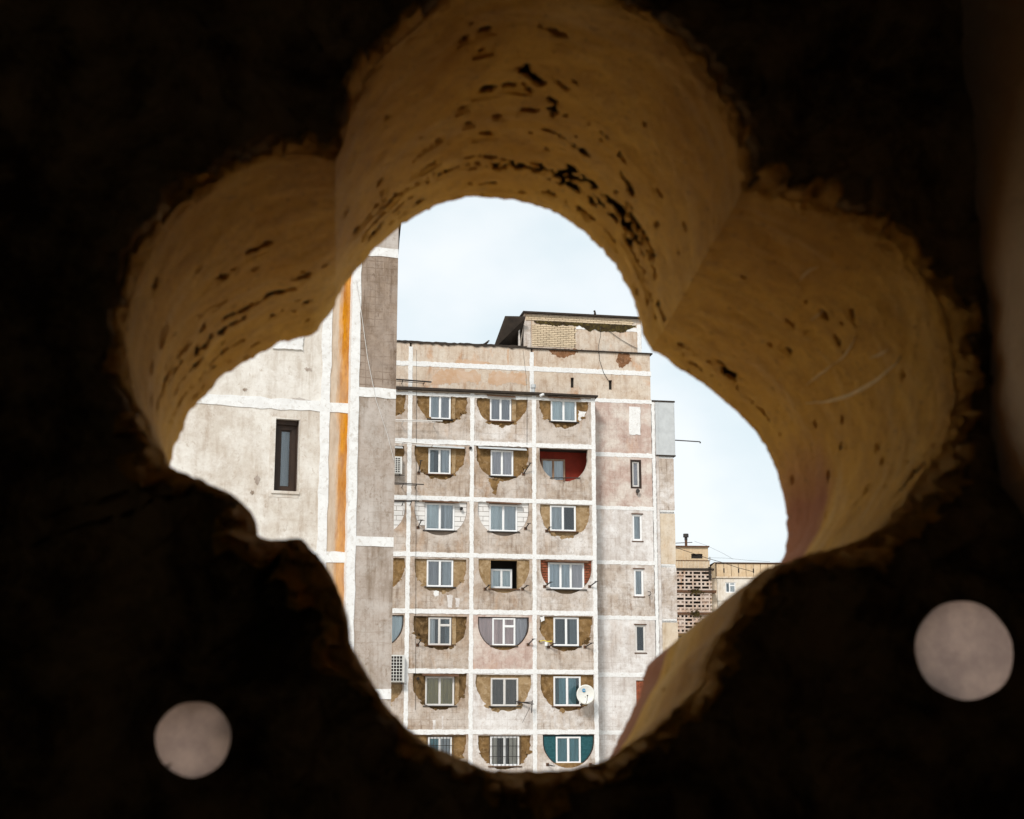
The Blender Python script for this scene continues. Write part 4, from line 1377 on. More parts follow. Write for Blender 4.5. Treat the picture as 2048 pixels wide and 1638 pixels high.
jag_band([(sw[0], sw[3] - 0.1), (sw[2], sw[3] - 0.1)], 0.2, PD - 0.015, PD + 0.05, 'joint_band', M['joint'], block)
jag_band([(hx1 - 0.12, hz0), (hx1 - 0.12, hz1 - 0.3)], 0.2, PD - 0.02, PD + 0.05, 'joint_band', M['joint'], block)
pts, low, wv_ = [], [], 0.1
for i in range(90):
    t = i / 89
    wv_ = 0.75 * wv_ + RNG.uniform(0.0, 0.09) + (0.05 if 0.45 < t < 0.9 else 0.0)
    x_ = bp[0] + 0.1 + t * (hx1 - bp[0] - 0.4)
    pts.append((x_, hz1 - 0.36 + RNG.uniform(-0.02, 0.02)))
    low.append((x_, hz1 - 0.40 - max(0.02, wv_ - 0.06) * (1.0 if t < 0.97 else 0.3)))
MB().prism([pts + low[::-1]], PD - 0.025, PD + 0.01).build('moss_patch', M['moss'], block)
# pitched hood left of the rooftop room, seen from below
q0, q1, q2, q3 = R.at(990, 689, PD), R.at(1008.5, 640, PD), R.at(1047, 641, PD), R.at(1047, 690, PD)
MB().add([(q0[0], PD - 0.1, zt), (q1[0], PD - 0.5, q1[1]), (q2[0], PD - 0.5, q2[1]), (q3[0] - 0.1, PD + 1.4, zt),
          (q0[0] - 0.08, PD - 0.1, zt + 0.05), (q1[0] - 0.05, PD - 0.5, q1[1] + 0.08), (q2[0], PD - 0.5, q2[1] + 0.09), (q3[0] - 0.1, PD + 1.6, zt + 0.05)],
         [(0, 1, 2, 3), (4, 7, 6, 5), (0, 4, 5, 1), (1, 5, 6, 2), (2, 6, 7, 3), (3, 7, 4, 0)]).build('roof_hood', M['tar'], block)
MB().box(q2[0] - 0.28, q2[0] - 0.2, PD - 0.05, PD + 0.05, zt, q2[1]).build('hood_post', M['panel_pale'], block)

def ragged(fr_, pts, y, mat, parent, name, jit=1.2):
    """A stain or mend with its own ragged outline, a thin skin on the wall."""
    out = []
    for i in range(len(pts)):
        (xa, ya), (xb, yb) = pts[i], pts[(i + 1) % len(pts)]
        n_ = max(2, int(math.hypot(xb - xa, yb - ya) / 3.0))
        for k_ in range(n_):
            t_ = k_ / n_
            out.append(fr_.at(xa + (xb - xa) * t_ + RNG.gauss(0, jit), ya + (yb - ya) * t_ + RNG.gauss(0, jit), y))
    return MB().prism([out], y - 0.004, y + 0.02).build(name, mat, parent)


M['stain_brown'] = plaster('stain_brown', (0.24, 0.115, 0.055), (0.12, 0.055, 0.025), (0.40, 0.26, 0.17), 3.0)
M['stain_rust'] = plaster('stain_rust', (0.56, 0.405, 0.295), (0.50, 0.32, 0.20), (0.57, 0.47, 0.38), 1.3)
ragged(R, [(1093, 697), (1166, 699), (1152, 707), (1132, 714), (1118, 716), (1104, 707)], BD - 0.2, M['stain_brown'], block, 'stain')
ragged(R, [(1238, 706), (1259, 707), (1261, 724), (1248, 733), (1238, 735), (1232, 722)], BD - 0.2, M['stain_brown'], block, 'bare_patch', 1.6)
ragged(R, [(910, 723), (928, 719), (965, 722), (985, 727), (950, 731), (912, 727)], BD - 0.2, M['stain_rust'], block, 'stain')
ragged(R, [(862, 768), (866, 752), (882, 741), (905, 738), (935, 744), (950, 740), (962, 749), (958, 768), (930, 763), (905, 768)], BD - 0.2, M['stain_rust'], block, 'stain', 1.5)
ragged(R, [(975, 768), (978, 748), (995, 742), (1022, 747), (1050, 745), (1053, 770), (1020, 764), (1000, 770)], BD - 0.2, M['stain_rust'], block, 'stain', 1.5)
ragged(R, [(1014, 697), (1018, 697), (1017, 738), (1015, 738)], BD - 0.2, M['stain_rust'], block, 'stain', 0.4)
ragged(R, [(974, 956), (1001, 957), (996, 972), (990, 992), (984, 978)], 0.0, M['infill_brown'], block, 'stain')
ragged(R, [(866, 1181), (878, 1183), (876, 1191), (870, 1193)], 0.0, M['joint'], block, 'plaster_mend', 0.8)
ragged(R, [(1158, 822), (1172, 824), (1170, 834), (1160, 845), (1155, 838)], 0.107, M['joint'], block, 'plaster_mend', 1.0)
ragged(R, [(1080, 1234), (1088, 1232), (1090, 1240), (1082, 1244)], -0.02, M['joint'], block, 'plaster_mend', 0.8)
for (x_, ya, yb, w_p) in ((868, 1440, 1462, 3), (885, 1432, 1458, 2), (1110, 1430, 1455, 2.5), (1128, 1432, 1452, 2), (900, 1190, 1215, 6), (915, 1196, 1214, 5)):
    ragged(R, [(x_ - w_p, ya), (x_ + w_p, ya), (x_ + w_p * 0.6, yb), (x_ - w_p * 0.6, yb)], 0.0, M['panel_lime'], block, 'lime_run', 0.5)

# ================================================================== THINGS ON THE MIDDLE BLOCK
def on_block(name, x, y, z, label, cat, group=None):
    m = R.m @ Matrix.Translation((x, y, z))
    return tag(empty(name, m), label, cat, group)


def arm(px, py, tx, ty, out, label, r_=0.028):
    """clothes-line arm: a wall plate, a rod leaning out from the wall."""
    x, z = R.at(px, py)
    x2, z2 = R.at(tx, ty, -out)
    t = on_block('clothesline_arm', x, 0, z, label, 'clothesline arm', 'clothesline arms under the half-round openings')
    MB().box(-0.07, 0.07, -0.03, 0.01, -0.07, 0.07).build('wall_plate', M['rust_metal'], t)
    MB().tube([(0, -0.02, 0), (x2 - x, -out, z2 - z)], r_).build('rod', M['black_metal'], t)
    MB().tube([(x2 - x - 0.09, -out, z2 - z), (x2 - x + 0.09, -out, z2 - z)], r_ * 0.7).build('cross_bar', M['black_metal'], t)


for a in ((837, 946, 842, 921, 'left', 1, 2), (1047, 948, 1061, 926, 'right', 1, 3), (836, 1055, 843, 1040, 'left', 2, 2), (1051, 1057, 1058, 1047, 'right', 2, 3),
          (1093, 1062, 1100, 1054, 'left', 2, 4), (970, 1178, 979, 1170, 'left', 3, 3), (1045, 1178, 1055, 1171, 'right', 3, 3), (1089, 1173, 1102, 1164, 'left', 3, 4),
          (1179, 1173, 1193, 1163, 'right', 3, 4), (835, 1290, 842, 1280, 'left', 4, 2), (1056, 1289, 1067, 1278, 'right', 4, 3), (1097, 1294, 1108, 1287, 'left', 4, 4),
          (1170, 1294, 1184, 1286, 'right', 4, 4), (1038, 1404, 1064, 1408, 'right', 5, 3), (1095, 1529, 1106, 1532, 'left', 6, 4), (1181, 1529, 1192, 1531, 'right', 6, 4)):
    arm(*a[:4], 0.35, f'dark clothesline arm at lower {a[4]} of the {ROWS[a[5]]}-row {COLS[a[6]]}-column half-round opening')

# satellite dish
dx_, dz_ = R.at(1171.5, 1389, -0.7)
t = on_block('satellite_dish', dx_, -0.7, dz_, 'round white satellite dish with small blue emblem beside the sixth-row right window', 'satellite dish')
m = MB()
seg, rings, rad_ = 36, 7, 0.455
v = [(0, 0.10, 0)]
for i in range(1, rings + 1):
    for k in range(seg):
        a = 2 * math.pi * k / seg
        rr = rad_ * i / rings
        v.append((rr * math.cos(a), 0.10 - 0.10 * (i / rings) ** 2, rr * math.sin(a) * 1.03))
f = [(0, 1 + k, 1 + (k + 1) % seg) for k in range(seg)]
for i in range(rings - 1):
    for k in range(seg):
        k2 = (k + 1) % seg
        f.append((1 + i * seg + k, 1 + (i + 1) * seg + k, 1 + (i + 1) * seg + k2, 1 + i * seg + k2))
nv = len(v)
v2 = v + [(x, y + 0.012, z) for x, y, z in v]
f2 = f + [tuple(nv + i for i in reversed(q_)) for q_ in f]
rim0 = 1 + (rings - 1) * seg
f2 += [(rim0 + k, rim0 + (k + 1) % seg, nv + rim0 + (k + 1) % seg, nv + rim0 + k) for k in range(seg)]
refl = m.add(v2, f2).build('reflector', M['dish'], t, True)
def disc(cx, cz, r, y, n=24):
    return [(cx + r * math.cos(2 * math.pi * k / n), cz + r * math.sin(2 * math.pi * k / n)) for k in range(n)]
em = MB().prism([disc(-0.08, 0.20, 0.085, 0)], 0.05, 0.078).build('emblem', M['dish_blue'], refl)
MB().box(-0.15, 0.0, 0.0475, 0.052, 0.195, 0.212).build('emblem_bar', M['dish'], refl)
MB().tube([(0, 0.0, -0.44), (0, -0.25, -0.30), (0, -0.35, -0.06)], 0.014).build('feed_arm', M['black_metal'], t)
MB().tube([(0, -0.40, -0.06), (0, -0.30, -0.05)], 0.03, 8).build('feed_horn', M['black_metal'], t)
MB().tube([(0, 0.1, -0.1), (-0.05, 0.35, -0.45), (-0.1, 0.72, -0.45)], 0.03).build('bracket', M['black_metal'], t)


def ac_unit(px, py, w, h, label):
    x, z = R.at(px, py, -0.35)
    t = on_block('air_conditioner', x, -0.35, z, label, 'air conditioner', 'air conditioner units beside the grey pylon')
    MB().box(-w / 2, w / 2, 0, 0.30, -h / 2, h / 2).build('case', M['ac_white'], t)
    MB().box(-w / 2 + 0.05, w / 2 - 0.10, -0.008, 0.0 - 0.002, -h / 2 + 0.05, h / 2 - 0.05).build('fan_opening', M['dark'], t)
    g_ = MB()
    for i in range(9):
        zz = -h / 2 + 0.05 + (h - 0.1) * i / 8
        g_.box(-w / 2 + 0.04, w / 2 - 0.09, -0.03, -0.010, zz - 0.013, zz + 0.013)
    for i in range(6):
        xx = -w / 2 + 0.05 + (w - 0.15) * i / 5
        g_.box(xx - 0.012, xx + 0.012, -0.033, -0.012, -h / 2 + 0.05, h / 2 - 0.05)
    g_.build('grille', M['ac_white'], t)
    b_ = MB()
    for xx in (-w / 2 + 0.1, w / 2 - 0.1):
        b_.box(xx - 0.02, xx + 0.02, 0.0, 0.35, -h / 2 - 0.06, -h / 2 - 0.003)
    b_.box(-w / 2 - 0.05, w / 2 + 0.12, 0.02, 0.06, -h / 2 - 0.09, -h / 2 - 0.062)
    b_.build('bracket', M['black_metal'], t)


ac_unit(789, 930, 0.75, 0.85, 'small white air conditioner half behind the grey pylon, second row')
ac_unit(791, 1337, 0.85, 1.28, 'tall white air conditioner half behind the grey pylon, fifth row')

# drying frames sticking out left of the bay
for i, (y0_, x1_, y1_, lb) in enumerate(((840, 885, 842, 'top-row'), (882, 880, 890, 'lower top-row'), (966, 848, 969, 'second-row'), (1002, 838, 1002, 'third-row'), (758, 863, 764, 'attic'))):
    yy = -0.75 if i < 4 else BD - 0.75
    a = R.at(770, y0_ - 1, yy)
    b = R.at(x1_, y1_, yy)
    t = on_block('drying_rack', a[0], yy, a[1], f'thin {lb} drying rail sticking out beside the grey pylon', 'drying rail', 'drying rails beside the grey pylon')
    r_m = M['black_metal'] if i in (4,) else (M['pvc_dirty'] if i < 2 else M['black_metal'])
    MB().tube([(0, 0, 0), (b[0] - a[0], 0, b[1] - a[1])], 0.028 if i != 4 else 0.04).build('front_rail', r_m, t)
    MB().tube([(0, 0.35, 0), (b[0] - a[0] - 0.3, 0.35, b[1] - a[1])], 0.018).build('rear_rail', r_m, t)
    back = 0.76 if i < 4 else 0.56
    MB().tube([(0.9, 0, 0), (0.9, back, -0.12)], 0.02).build('strut', r_m, t)
    MB().tube([(b[0] - a[0] - 0.35, 0, b[1] - a[1]), (b[0] - a[0] - 0.35, back, -0.1)], 0.02).build('strut', r_m, t)

# vent pipe on the bay roof
x, z = R.at(1066.5, 776, 0.6)
t = on_block('vent_pipe', x, 0.6, VZ[0] + 0.10, 'short grey vent pipe standing on the dark bay roof edge', 'vent pipe')
MB().tube([(0, 0, 0), (0, 0, 0.42)], 0.09, 12).build('pipe', M['tin'], t)
MB().tube([(0, 0, 0.421), (0, 0, 0.60)], 0.13, 12).build('cap', M['tin'], t)
# pipe ends and small fittings
for (px, py, lb) in ((941, 896, 'black round pipe end on the white joint, top of second row'), (923, 1017, 'black round pipe hole in the white blocks of the third-row left opening'),
                     (836, 1357, 'black round vent at the upper left of the sixth-row left opening')):
    x, z = R.at(px, py, -0.05)
    t = on_block('pipe_end', x, -0.1, z, lb, 'pipe end', 'round pipe ends on the facade')
    MB().tube([(0, 0, 0), (0, 0.16, 0)], 0.075, 12).build('pipe', M['black_metal'], t)
    MB().tube([(0, -0.012, 0), (0, 0.004, 0)], 0.055, 12).build('bore', M['dark'], t)
x, z = R.at(1084, 791, -0.1)
t = on_block('security_camera', x, -0.1, z, 'small white cylindrical camera at the upper left of the top-row right opening', 'camera')
MB().tube([(-0.12, -0.2, -0.05), (0.14, 0.0, 0.10)], 0.065, 10).build('housing', M['pvc'], t)
MB().tube([(0.10, 0.0, 0.06), (0.10, 0.12, 0.06)], 0.025).build('mount', M['pvc'], t)
x, z = R.at(1092, 1285, -0.1)
t = on_block('gas_regulator', x, -0.1, z, 'yellow gas pipe with a white regulator beside the fifth-row right window', 'gas fitting')
MB().tube([(-0.32, 0.0, 0.06), (-0.1, 0.0, 0.10), (0.06, 0.0, 0.04), (0.30, 0.0, 0.07)], 0.022).build('pipe', M['yellow'], t)
MB().tube([(0.0, -0.03, -0.16), (0.0, -0.03, 0.02)], 0.075, 10).build('regulator', M['pvc'], t)
MB().tube([(-0.32, 0.0, 0.06), (-0.32, 0.11, 0.06)], 0.04, 8).build('elbow', M['rust_metal'], t)
# antenna leaning below the sixth-row middle window
x, z = R.at(1065, 1404, -0.4)
t = on_block('antenna', x, -0.4, z, 'thin dark aerial with a drooping rod below the sixth-row middle window', 'antenna')
MB().tube([(0, 0, 0.08), (-0.06, 0, -0.52)], 0.022).build('mast', M['black_metal'], t)
ex = R.at(1045, 1445, -0.4)
MB().tube([(-0.02, 0, -0.05), (ex[0] - x, 0, ex[1] - z)], 0.010).build('rod', M['black_metal'], t)
MB().tube([(0, 0, 0), (-0.5, 0.25, -0.02), (-0.7, 0.41, 0.02)], 0.03).build('boom', M['black_metal'], t)
# pole with a hanging cord from the top-right balcony
x, z = R.at(1346, 880, BD + 0.5)
t = on_block('drying_pole', x, BD + 0.5, z, 'thin pole sticking out right from the grey-clad balcony', 'pole')
e = R.at(1400, 883.5, BD + 0.5)
MB().tube([(-0.1, 0, 0), (e[0] - x, 0, e[1] - z)], 0.03).build('rod', M['black_metal'], t)
MB().tube([(e[0] - x, 0, e[1] - z), (e[0] - x + 0.02, 0, e[1] - z - 0.08)], 0.035).build('hook', M['black_metal'], t)
# lamp or horn under the brown stair window
x, z = R.at(1275, 982, BD - 0.3)
t = on_block('wall_spout', x, BD - 0.3, z, 'dark rusty spout under the narrow brown stair window', 'spout')
MB().tube([(0, 0.12, -0.04), (0, -0.08, 0.0)], [0.06, 0.11], 10).build('spout', M['black_metal'], t)
MB().tube([(0, 0.10, -0.06), (0, 0.10, -0.2)], 0.03).build('bracket', M['rust_metal'], t)
x, z = R.at(1298, 1188, BD - 0.3)
t = on_block('wall_hook', x, BD - 0.3, z, 'small dark curled bracket right of the fourth-row stair window', 'bracket')
MB().tube([(0, 0.1, -0.06), (0, -0.06, -0.08), (0.08, -0.1, 0.0), (0.05, -0.1, 0.1), (-0.08, -0.06, 0.12)], 0.02).build('hook', M['black_metal'], t)
# bird on the roof edge, stub on the rooftop slab
x, z = R.at(972, 686, BD)
t = on_block('bird', x, BD - 0.1, zt + 0.07, 'small dark bird perched on the roof edge', 'bird')
b_ = MB()
b_.tube([(-0.20, 0, 0.02), (-0.09, 0, 0.04), (0.0, 0, 0.08), (0.07, 0, 0.14), (0.10, 0, 0.19), (0.13, 0, 0.21), (0.18, 0, 0.195)], [0.012, 0.035, 0.06, 0.055, 0.036, 0.036, 0.005], 10)
b_.build('body', M['tar'], t, True)
x, z = R.at(1190, 631, PD)
t = on_block('roof_stub', x, PD, hz1 + 0.09, 'small dark stub standing on the rooftop room', 'pipe')
MB().tube([(0, 0, 0), (0, 0, 0.16), (-0.04, 0, 0.26)], [0.08, 0.05, 0.06], 8).build('pipe', M['tar'], t)
# cables down the facade
def cable(name, pts, y, r_, label, mat='black_metal', fr_=R, cat='cable'):
    m_ = MB()
    P_ = []
    for (px, py) in pts:
        a_, b_2 = fr_.at(px, py, y)
        P_.append(Vector((a_, y, b_2)))
    Q_ = []
    for i in range(len(P_) - 1):
        for k in range(6):
            Q_.append(P_[i].lerp(P_[i + 1], k / 6))
    Q_.append(P_[-1])
    o_ = m_.tube(Q_, r_, 5).build(name, M[mat], None, True)
    o_.matrix_world = fr_.m
    return tag(o_, label, cat)


cable('hanging_cable', [(833, 700), (833, 860), (832, 1000), (831.5, 1200), (831, 1420)], -0.03, 0.008, 'thin vertical cable running down the left column of half-round openings')
cable('hanging_cable', [(1201, 655), (1201, 672), (1197, 692), (1199, 720), (1207, 745), (1219, 765)], BD - 0.24, 0.014, 'dark cable drooping from the rooftop room to a slot in the attic')
cable('hanging_cable', [(1218, 662), (1240, 678), (1262, 691), (1275, 697)], PD - 0.05, 0.014, 'dark cable slanting across the rooftop room wall')
cable('hanging_cable', [(1046, 700), (1052, 750), (1054, 780), (1054, 890)], -0.03, 0.008, 'thin vertical cable on the wall between middle and right columns')

# ================================================================== LEFT TOWER
LY = math.atan(F_PX / CP / 9300.0)
c1 = ray(690, 1000) * (27.8 / ray(690, 1000).y) + CAM
L = Frame((c1.x, c1.y, 0), LY)
tower = empty('apartment_tower', L.m)
tag(tower, 'pale concrete tower at the left with white joints and an orange rust run', 'building')
PO = -0.18                               # the pylon stands slightly proud
xb1a, xb1b = L.at(638.5, 900)[0], L.at(658, 900)[0]
xb2a, xb2b = L.at(694, 900)[0], L.at(711, 900)[0]
xpe = L.at(790, 900, PO)[0]
LZ = [L.at(675, y)[1] for y in (815.5, 1114.5)]
dz = LZ[0] - LZ[1]
lz = [LZ[0] + dz * k for k in (2, 1, 0, -1, -2, -3)]
PZ = [L.at(750, y, PO)[1] for y in (503, 785.5, 1083, 1388)]
pz = [PZ[0] + dz] + PZ + [PZ[-1] - dz]
x_far = xb1a - 14
wpx = (547.5, 840, 599, 981)
wn_ = px_rect(L, *wpx)
xleft = L.at(330, 900)[0]
for i in range(5):
    za, zb_ = lz[i + 1] + 0.08, lz[i] - 0.08
    MB().prism([rect(x_far, za, xb1a - 2.9 - 0.25, zb_)], 0, 0.25).build('panel', M['tower_lime'], tower)
    loops = [rect(xb1a - 2.9 - 0.25 + 0.06, za, xb1a + 0.03, zb_)]
    if i == 2:
        loops.append(rect(*wn_))
    MB().prism(loops, 0, 0.25).build('panel', M['tower_panel' if i == 2 else 'tower_lime'], tower)
    ob = MB().prism([rect(xb1b - xb2a - 0.03, za, 0.02, zb_)], 0, 0.25).build('panel', M['rust_panel'], tower)
    ob.location = (xb2a, 0, 0)
    tag(ob, 'narrow panel with an orange rust run')
    jag_band([(x_far, lz[i]), (xb2a, lz[i])], 0.19, -0.012, 0.24, 'joint_band', M['joint'], tower, 0.18, 0.010)
jag_band([((xb1a + xb1b) / 2, lz[-1]), ((xb1a + xb1b) / 2, lz[0])], xb1b - xb1a, -0.016, 0.24, 'joint_band', M['joint'], tower, 0.2, 0.008)
jag_band([((xb2a + xb2b) / 2, lz[-1]), ((xb2a + xb2b) / 2, lz[0])], xb2b - xb2a, PO - 0.014, 0.24, 'joint_band', M['joint'], tower, 0.2, 0.006)
for i in range(5):
    MB().prism([rect(xb2b - 0.02, pz[i + 1] + 0.07, xpe, pz[i] - 0.07)], PO, 0.25).build('pylon_panel', M['tower_pylon_stained' if i == 1 else 'tower_pylon'], tower)
    jag_band([(xb2b - 0.01, pz[i]), (xpe, pz[i])], 0.18, PO - 0.010, 0.24, 'joint_band', M['joint'], tower, 0.15, 0.010)
jag_band([(xb1a - 3.12, lz[-1]), (xb1a - 3.12, lz[0])], 0.2, -0.015, 0.24, 'joint_band', M['joint'], tower, 0.2, 0.008)
topz = lz[0] + 0.1
MB().box(x_far, xpe - 0.03, 0.26, 11, 0, topz).build('wall', M['core'], tower)
MB().box(x_far, xpe - 0.03, 0.02, 0.26, 0, lz[-1]).build('lower_wall', M['tower_panel'], tower)
# deep narrow window
MB().prism([rect(wn_[0] - 0.10, wn_[1] - 0.12, wn_[2] + 0.02, wn_[3] + 0.02), rect(wn_[0] + 0.0, wn_[1] + 0.0, wn_[2] - 0.0, wn_[3] - 0.0)], -0.006, 0.01).build('window_render_edge', M['tower_panel'], tower)
wf = window(tower, wn_[0] + 0.03, wn_[1] + 0.01, wn_[2] - 0.03, wn_[3] - 0.09, y=0.15, cur=('smoke',), mull=(), fmat='wood', fw=0.085, glass='glass_grimy', cy=0.08, depth=0.06)
MB().box(wn_[0], wn_[0] + 0.028, 0.10, 0.25, wn_[1], wn_[3]).build('window_jamb', M['wood'], tower)
MB().box(wn_[2] - 0.028, wn_[2], 0.10, 0.25, wn_[1], wn_[3]).build('window_jamb', M['wood'], tower)
MB().box(wn_[0], wn_[2], 0.10, 0.25, wn_[3] - 0.088, wn_[3]).build('window_head', M['wood'], tower)
MB().box(wn_[0] - 0.05, wn_[2] + 0.03, -0.03, 0.15, wn_[1] - 0.05, wn_[1] - 0.001).build('window_sill', M['tower_panel'], tower)
# thick white mend above, brown scars where plaster fell
pm = px_rect(L, 545, 668, 607, 697)
MB().prism([rect(*pm, jit=0.012, n=8)], -0.03, 0.01).build('plaster_mend', M['joint'], tower)
for (px, py, w_, h_) in ((616, 739, 9, 6), (600, 799, 22, 4), (515, 959, 7, 10), (490, 780, 6, 5), (504, 985, 4, 5)):
    cx, cz = L.at(px, py)
    s = 27.8 / F_PX
    MB().prism([[(cx + w_ * s * math.cos(a) * RNG.uniform(0.45, 1.15), cz + h_ * s * math.sin(a) * RNG.uniform(0.4, 1.2)) for a in np.linspace(0, 2 * math.pi, 24)[:-1]]],
               -0.004, 0.01).build('plaster_scar', M['tower_pylon'], tower)
# dark flashing at the top right edge
e0 = L.at(790, 440, 0.6)
fl = [L.at(789, 455, 0.5), L.at(800.5, 455, 0.5), L.at(798, 480, 0.5), L.at(791.5, 561, 0.5), L.at(789, 561, 0.5)]
MB().prism([[(fl[0][0] - 0.2, fl[0][1] + 1.0), (fl[1][0] + 0.05, fl[1][1] + 1.0)] + fl[1:] ], 0.45, 1.6).build('corner_flashing', M['tar'], tower)
o = cable('hanging_cable', [(712, 560), (722, 620), (735, 715), (752, 800), (775, 870), (789, 925)], PO - 0.03, 0.006, 'thin pale cable slanting down the grey pylon', 'pvc_dirty', L)

# ================================================================== FAR BUILDING
FD = 195.0
c2 = ray(1420, 1400) * (FD / ray(1420, 1400).y) + CAM
Fr = Frame((c2.x, c2.y, 0), R_(4))
far = empty('balcony_block', Fr.m)
tag(far, 'distant cream apartment block with pierced balcony screens and a rooftop chimney', 'building')


def zz(px, py, y=0.0):
    ox, oy = 1320 + px * 0.14656, 1040 + py * 0.14656
    return Fr.at(ox, oy, y)


def zr(x0, y0, x1, y1, y=0.0):
    a, b = zz(x0, y1, y), zz(x1, y0, y)
    return a[0], a[1], b[0], b[1]


# rooftop room with an opening
a = zr(120, 372, 655, 600)
w_ = zr(428, 462, 580, 525)
MB().prism([rect(*a), rect(*w_)], 0, 0.3).build('rooftop_wall', M['far_peach'], far)
MB().box(w_[0], w_[2], 0.25, 0.32, w_[1], w_[3]).build('rooftop_opening', M['dark'], far)
MB().box(a[0], a[2], 0.33, 8, a[1] - 0.5, a[3] - 0.01).build('rooftop_room', M['core'], far)
MB().box(a[0], a[2] + 0.15, -0.25, 8, a[3], a[3] + 0.16).build('rooftop_slab', M['rust_metal'], far)
b = zr(120, 575, 650, 668)
MB().box(b[0], b[2], -1.35, -1.28, b[1], b[3]).build('parapet', M['far_peach'], far)
n = 26
for i in range(n):
    xx = b[0] + (b[2] - b[0]) * (i + 0.3) / n
    MB().box(xx, xx + 0.09, -1.40, -1.355, b[1], b[3] - 0.05).build('parapet_rib', M['far_panel'], far)
MB().box(b[0], b[2], -1.42, -1.25, b[3] + 0.002, b[3] + 0.08).build('parapet_cap', M['rust_metal'], far)
# pierced balcony screens, three storeys
ST = [(700, 945), (1003, 1248), (1292, 1535)]
MB().box(*[zz(120, 0)[0], zz(715, 0)[0], 0.2, 10, 0, zz(0, 640)[1]]).build('wall', M['core'], far)
for s, (y0_, y1_) in enumerate(ST):
    x0_, zb_, x1_, zt_ = zr(110, y0_, 705, y1_, -1.3)
    acc = MB()
    nr, nm = 5, 7
    rh = (zt_ - zb_) / nr
    mw = (x1_ - x0_) / 5.3
    for j in range(nr):
        zc = zb_ + rh * (j + 0.5)
        acc.box(x0_, x1_, -1.4, -1.2, zb_ + rh * j - 0.09, zb_ + rh * j + 0.09)
        i = 0
        x = x0_
        while x < x1_ - 0.1:
            xe = min(x + mw, x1_)
            acc.box(x - 0.09, x + 0.09, -1.402, -1.198, zb_ + rh * j + 0.09, zb_ + rh * (j + 1) - 0.09)
            wide = (i + j + (i // 2)) % 2 == 0
            if not wide:
                xm = x + mw * 0.5
                if xm < x1_:
                    acc.box(xm - 0.14, xm + 0.14, -1.4, -1.2, zb_ + rh * j + 0.09, zb_ + rh * (j + 1) - 0.09)
            if s == 1 and RNG.random() < 0.45 or s == 2 and RNG.random() < 0.35 or RNG.random() < 0.06:
                acc.box(x + 0.09, xe - 0.09, -1.24, -1.205, zb_ + rh * j + 0.09, zb_ + rh * (j + 1) - 0.09)
            x += mw
            i += 1
    acc.box(x0_, x1_, -1.4, -1.2, zt_ - 0.09, zt_ + 0.06)
    MB().box(x0_, x1_ + 0.5, -1.5, 0.19, zb_ - 0.42, zb_ - 0.11).build('balcony_slab', M['rust_metal' if s < 2 else 'infill_dark'], far)
    acc.build('balcony_screen', M['lattice'], far)
    MB().box(x0_, x1_, 0.05, 0.15, zb_, zt_).build('balcony_back', M['recess_dark'], far)
    MB().box(x1_ - 0.12, x1_, -1.19, 0.04, zb_ - 0.1, zt_).build('balcony_end', M['far_peach'], far)
    acc = MB()
    for k in range(60):
        cx = x0_ + (x1_ - x0_) * (0.62 + RNG.gauss(0, 0.06))
        cz = zb_ - 0.25 + RNG.gauss(0, 0.18)
        s_ = RNG.uniform(0.08, 0.2)
        acc.add([(cx - s_, -1.55 - RNG.uniform(0, 0.2), cz), (cx + s_, -1.6, cz + s_ * 0.4), (cx, -1.55, cz - s_ * 1.5)], [(0, 1, 2)])
    if s < 2:
        acc.build('growth', M['moss'], far)
MB().box(zz(225, 0)[0] - 3, zz(690, 0)[0], -1.5, 0.1, zz(0, 698)[1], zz(0, 672)[1]).build('balcony_slab', M['tar'], far)
# right-hand wing
rx0, rx1 = zz(752, 0)[0], zz(752, 0)[0] + 26
za, zb_ = zz(0, 765)[1], zz(0, 580)[1]
MB().box(rx0, rx1, 0.3, 12, 0, zb_ - 0.02).build('wing_wall', M['core'], far)
pw_ = (zz(860, 0)[0] - zz(760, 0)[0])
for i in range(22):
    xa = rx0 + i * pw_
    slot = i % 2 == 1
    loops = [rect(xa + 0.03, za, xa + pw_ - 0.03, zb_ - 0.1)]
    MB().prism(loops, 0, 0.3).build('attic_panel', M['far_peach'], far)
    if slot:
        MB().box(xa - 0.08, xa + 0.08, -0.02, 0.05, za + 0.5, za + 1.05).build('attic_slot', M['dark'], far)
MB().box(rx0 - 0.3, rx1, -0.15, 12, zb_ - 0.02, zb_ + 0.08).build('roof_edge', M['rust_metal'], far)
MB().box(rx0 - 0.1, rx1, -0.12, 0.3, za - 0.22, za - 0.003).build('cornice', M['far_panel'], far)
ww = zr(895, 850, 1030, 992)
wz = [za - 0.25 - 2.9 * k for k in range(5)]
for k in range(4):
    for i in range(4):
        xa = rx0 + i * 6.4
        loops = [rect(xa + 0.03, wz[k + 1] + 0.03, xa + 6.37, wz[k] - 0.03)]
        off = xa - rx0
        wr = (ww[0] + off, ww[1] - 2.9 * k, ww[2] + off, ww[3] - 2.9 * k)
        loops.append(rect(*wr))
        MB().prism(loops, 0, 0.3).build('wing_panel', M['far_white'], far)
        window(far, wr[0] + 0.01, wr[1] + 0.01, wr[2] - 0.01, wr[3] - 0.01, y=0.06, cur=('dim', 'pale'), mull=(0.42,), transom=(1, 0.7), fw=0.10, depth=0.08)
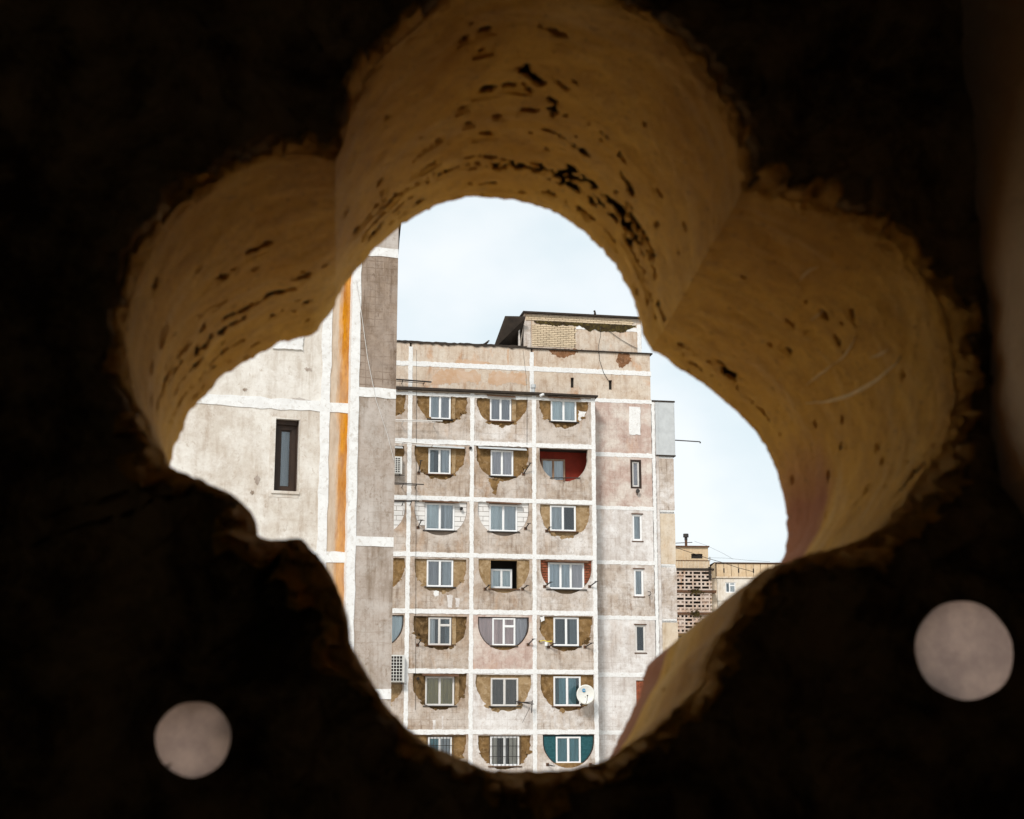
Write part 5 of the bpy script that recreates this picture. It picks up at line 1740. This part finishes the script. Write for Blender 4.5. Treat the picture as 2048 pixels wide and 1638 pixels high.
# slanted eave between the two
e1, e2, e3 = zz(690, 640, -1.3), zz(752, 580, 0), zz(700, 770, -1.3)
MB().add([(e1[0], -1.45, e1[1]), (e2[0], -0.1, e2[1]), (e2[0], -0.1, za - 0.2), (e1[0], -1.45, e1[1] - 1.4),
          (e1[0], -1.2, e1[1]), (e2[0], 0.2, e2[1]), (e2[0], 0.2, za - 0.2), (e1[0], -1.2, e1[1] - 1.4)],
         [(0, 1, 2, 3), (4, 7, 6, 5), (0, 4, 5, 1), (1, 5, 6, 2), (2, 6, 7, 3), (3, 7, 4, 0)]).build('end_wall', M['far_peach'], far)
MB().box(e1[0] - 0.3, e1[0] + 0.05, -1.5, 0.2, za - 0.6, e1[1]).build('downpipe', M['tar'], far)
MB().box(e1[0] + 0.1, rx0 - 0.05, -0.2, 0.28, 0, za - 0.3).build('return_wall', M['far_panel'], far)


def on_far(name, x, y, z, label, cat, group=None):
    return tag(empty(name, Fr.m @ Matrix.Translation((x, y, z))), label, cat, group)


cx, cz = zz(376, 362)
t = on_far('chimney_pipe', cx, 1.0, a[3] + 0.14, 'rusty chimney pipe with dark round cap on the distant rooftop room', 'chimney')
hp = zz(0, 172)[1] - (a[3] + 0.14)
MB().tube([(0, 0, 0), (0, 0, hp * 0.55)], 0.17, 12).build('pipe', M['rust_metal'], t)
MB().tube([(0, 0, hp * 0.5), (0, 0, hp * 0.75)], 0.20, 12).build('collar', M['black_metal'], t)
MB().tube([(0, 0, hp * 0.74), (0, 0, hp)], [0.36, 0.34], 14).build('cap', M['black_metal'], t)
MB().tube([(zz(200, 0)[0] - cx, 0.1, hp * 0.28), (zz(455, 0)[0] - cx, 0.1, hp * 0.36)], 0.05).build('cross_rail', M['black_metal'], t)
cx, cz = zz(683, 530)
t = on_far('satellite_dish', cx, 0.2, cz, 'tiny satellite dish at the edge of the distant rooftop room', 'satellite dish')
v = [(0, 0, 0)] + [(0.13 * math.cos(k * math.pi / 10), -0.1, 0.31 * math.sin(k * math.pi / 10)) for k in range(20)]
MB().add(v, [(0, 1 + k, 1 + (k + 1) % 20) for k in range(20)]).build('reflector', M['tin'], t, True)
MB().tube([(0, 0.05, 0), (-0.1, 0.1, -0.35), (-0.25, 0.1, -0.5)], 0.03).build('mount', M['black_metal'], t)
for (p_, lb) in (([(210, 375), (450, 455), (640, 520), (850, 580), (1060, 650), (1270, 705)], 'dark wire sloping across the distant rooftop room'),
                 ([(470, 290), (640, 350), (850, 450), (1000, 535)], 'faint upper wire against the sky over the distant roof'),
                 ([(660, 515), (900, 520), (1200, 550), (1500, 568)], 'faint lower wire running along the distant roof')):
    q_ = [(1320 + x * 0.14656, 1040 + y * 0.14656) for x, y in p_]
    cable('overhead_wire', q_, -3.0, 0.035 if 'dark' in lb else 0.014, lb, 'black_metal', Fr, 'wire')
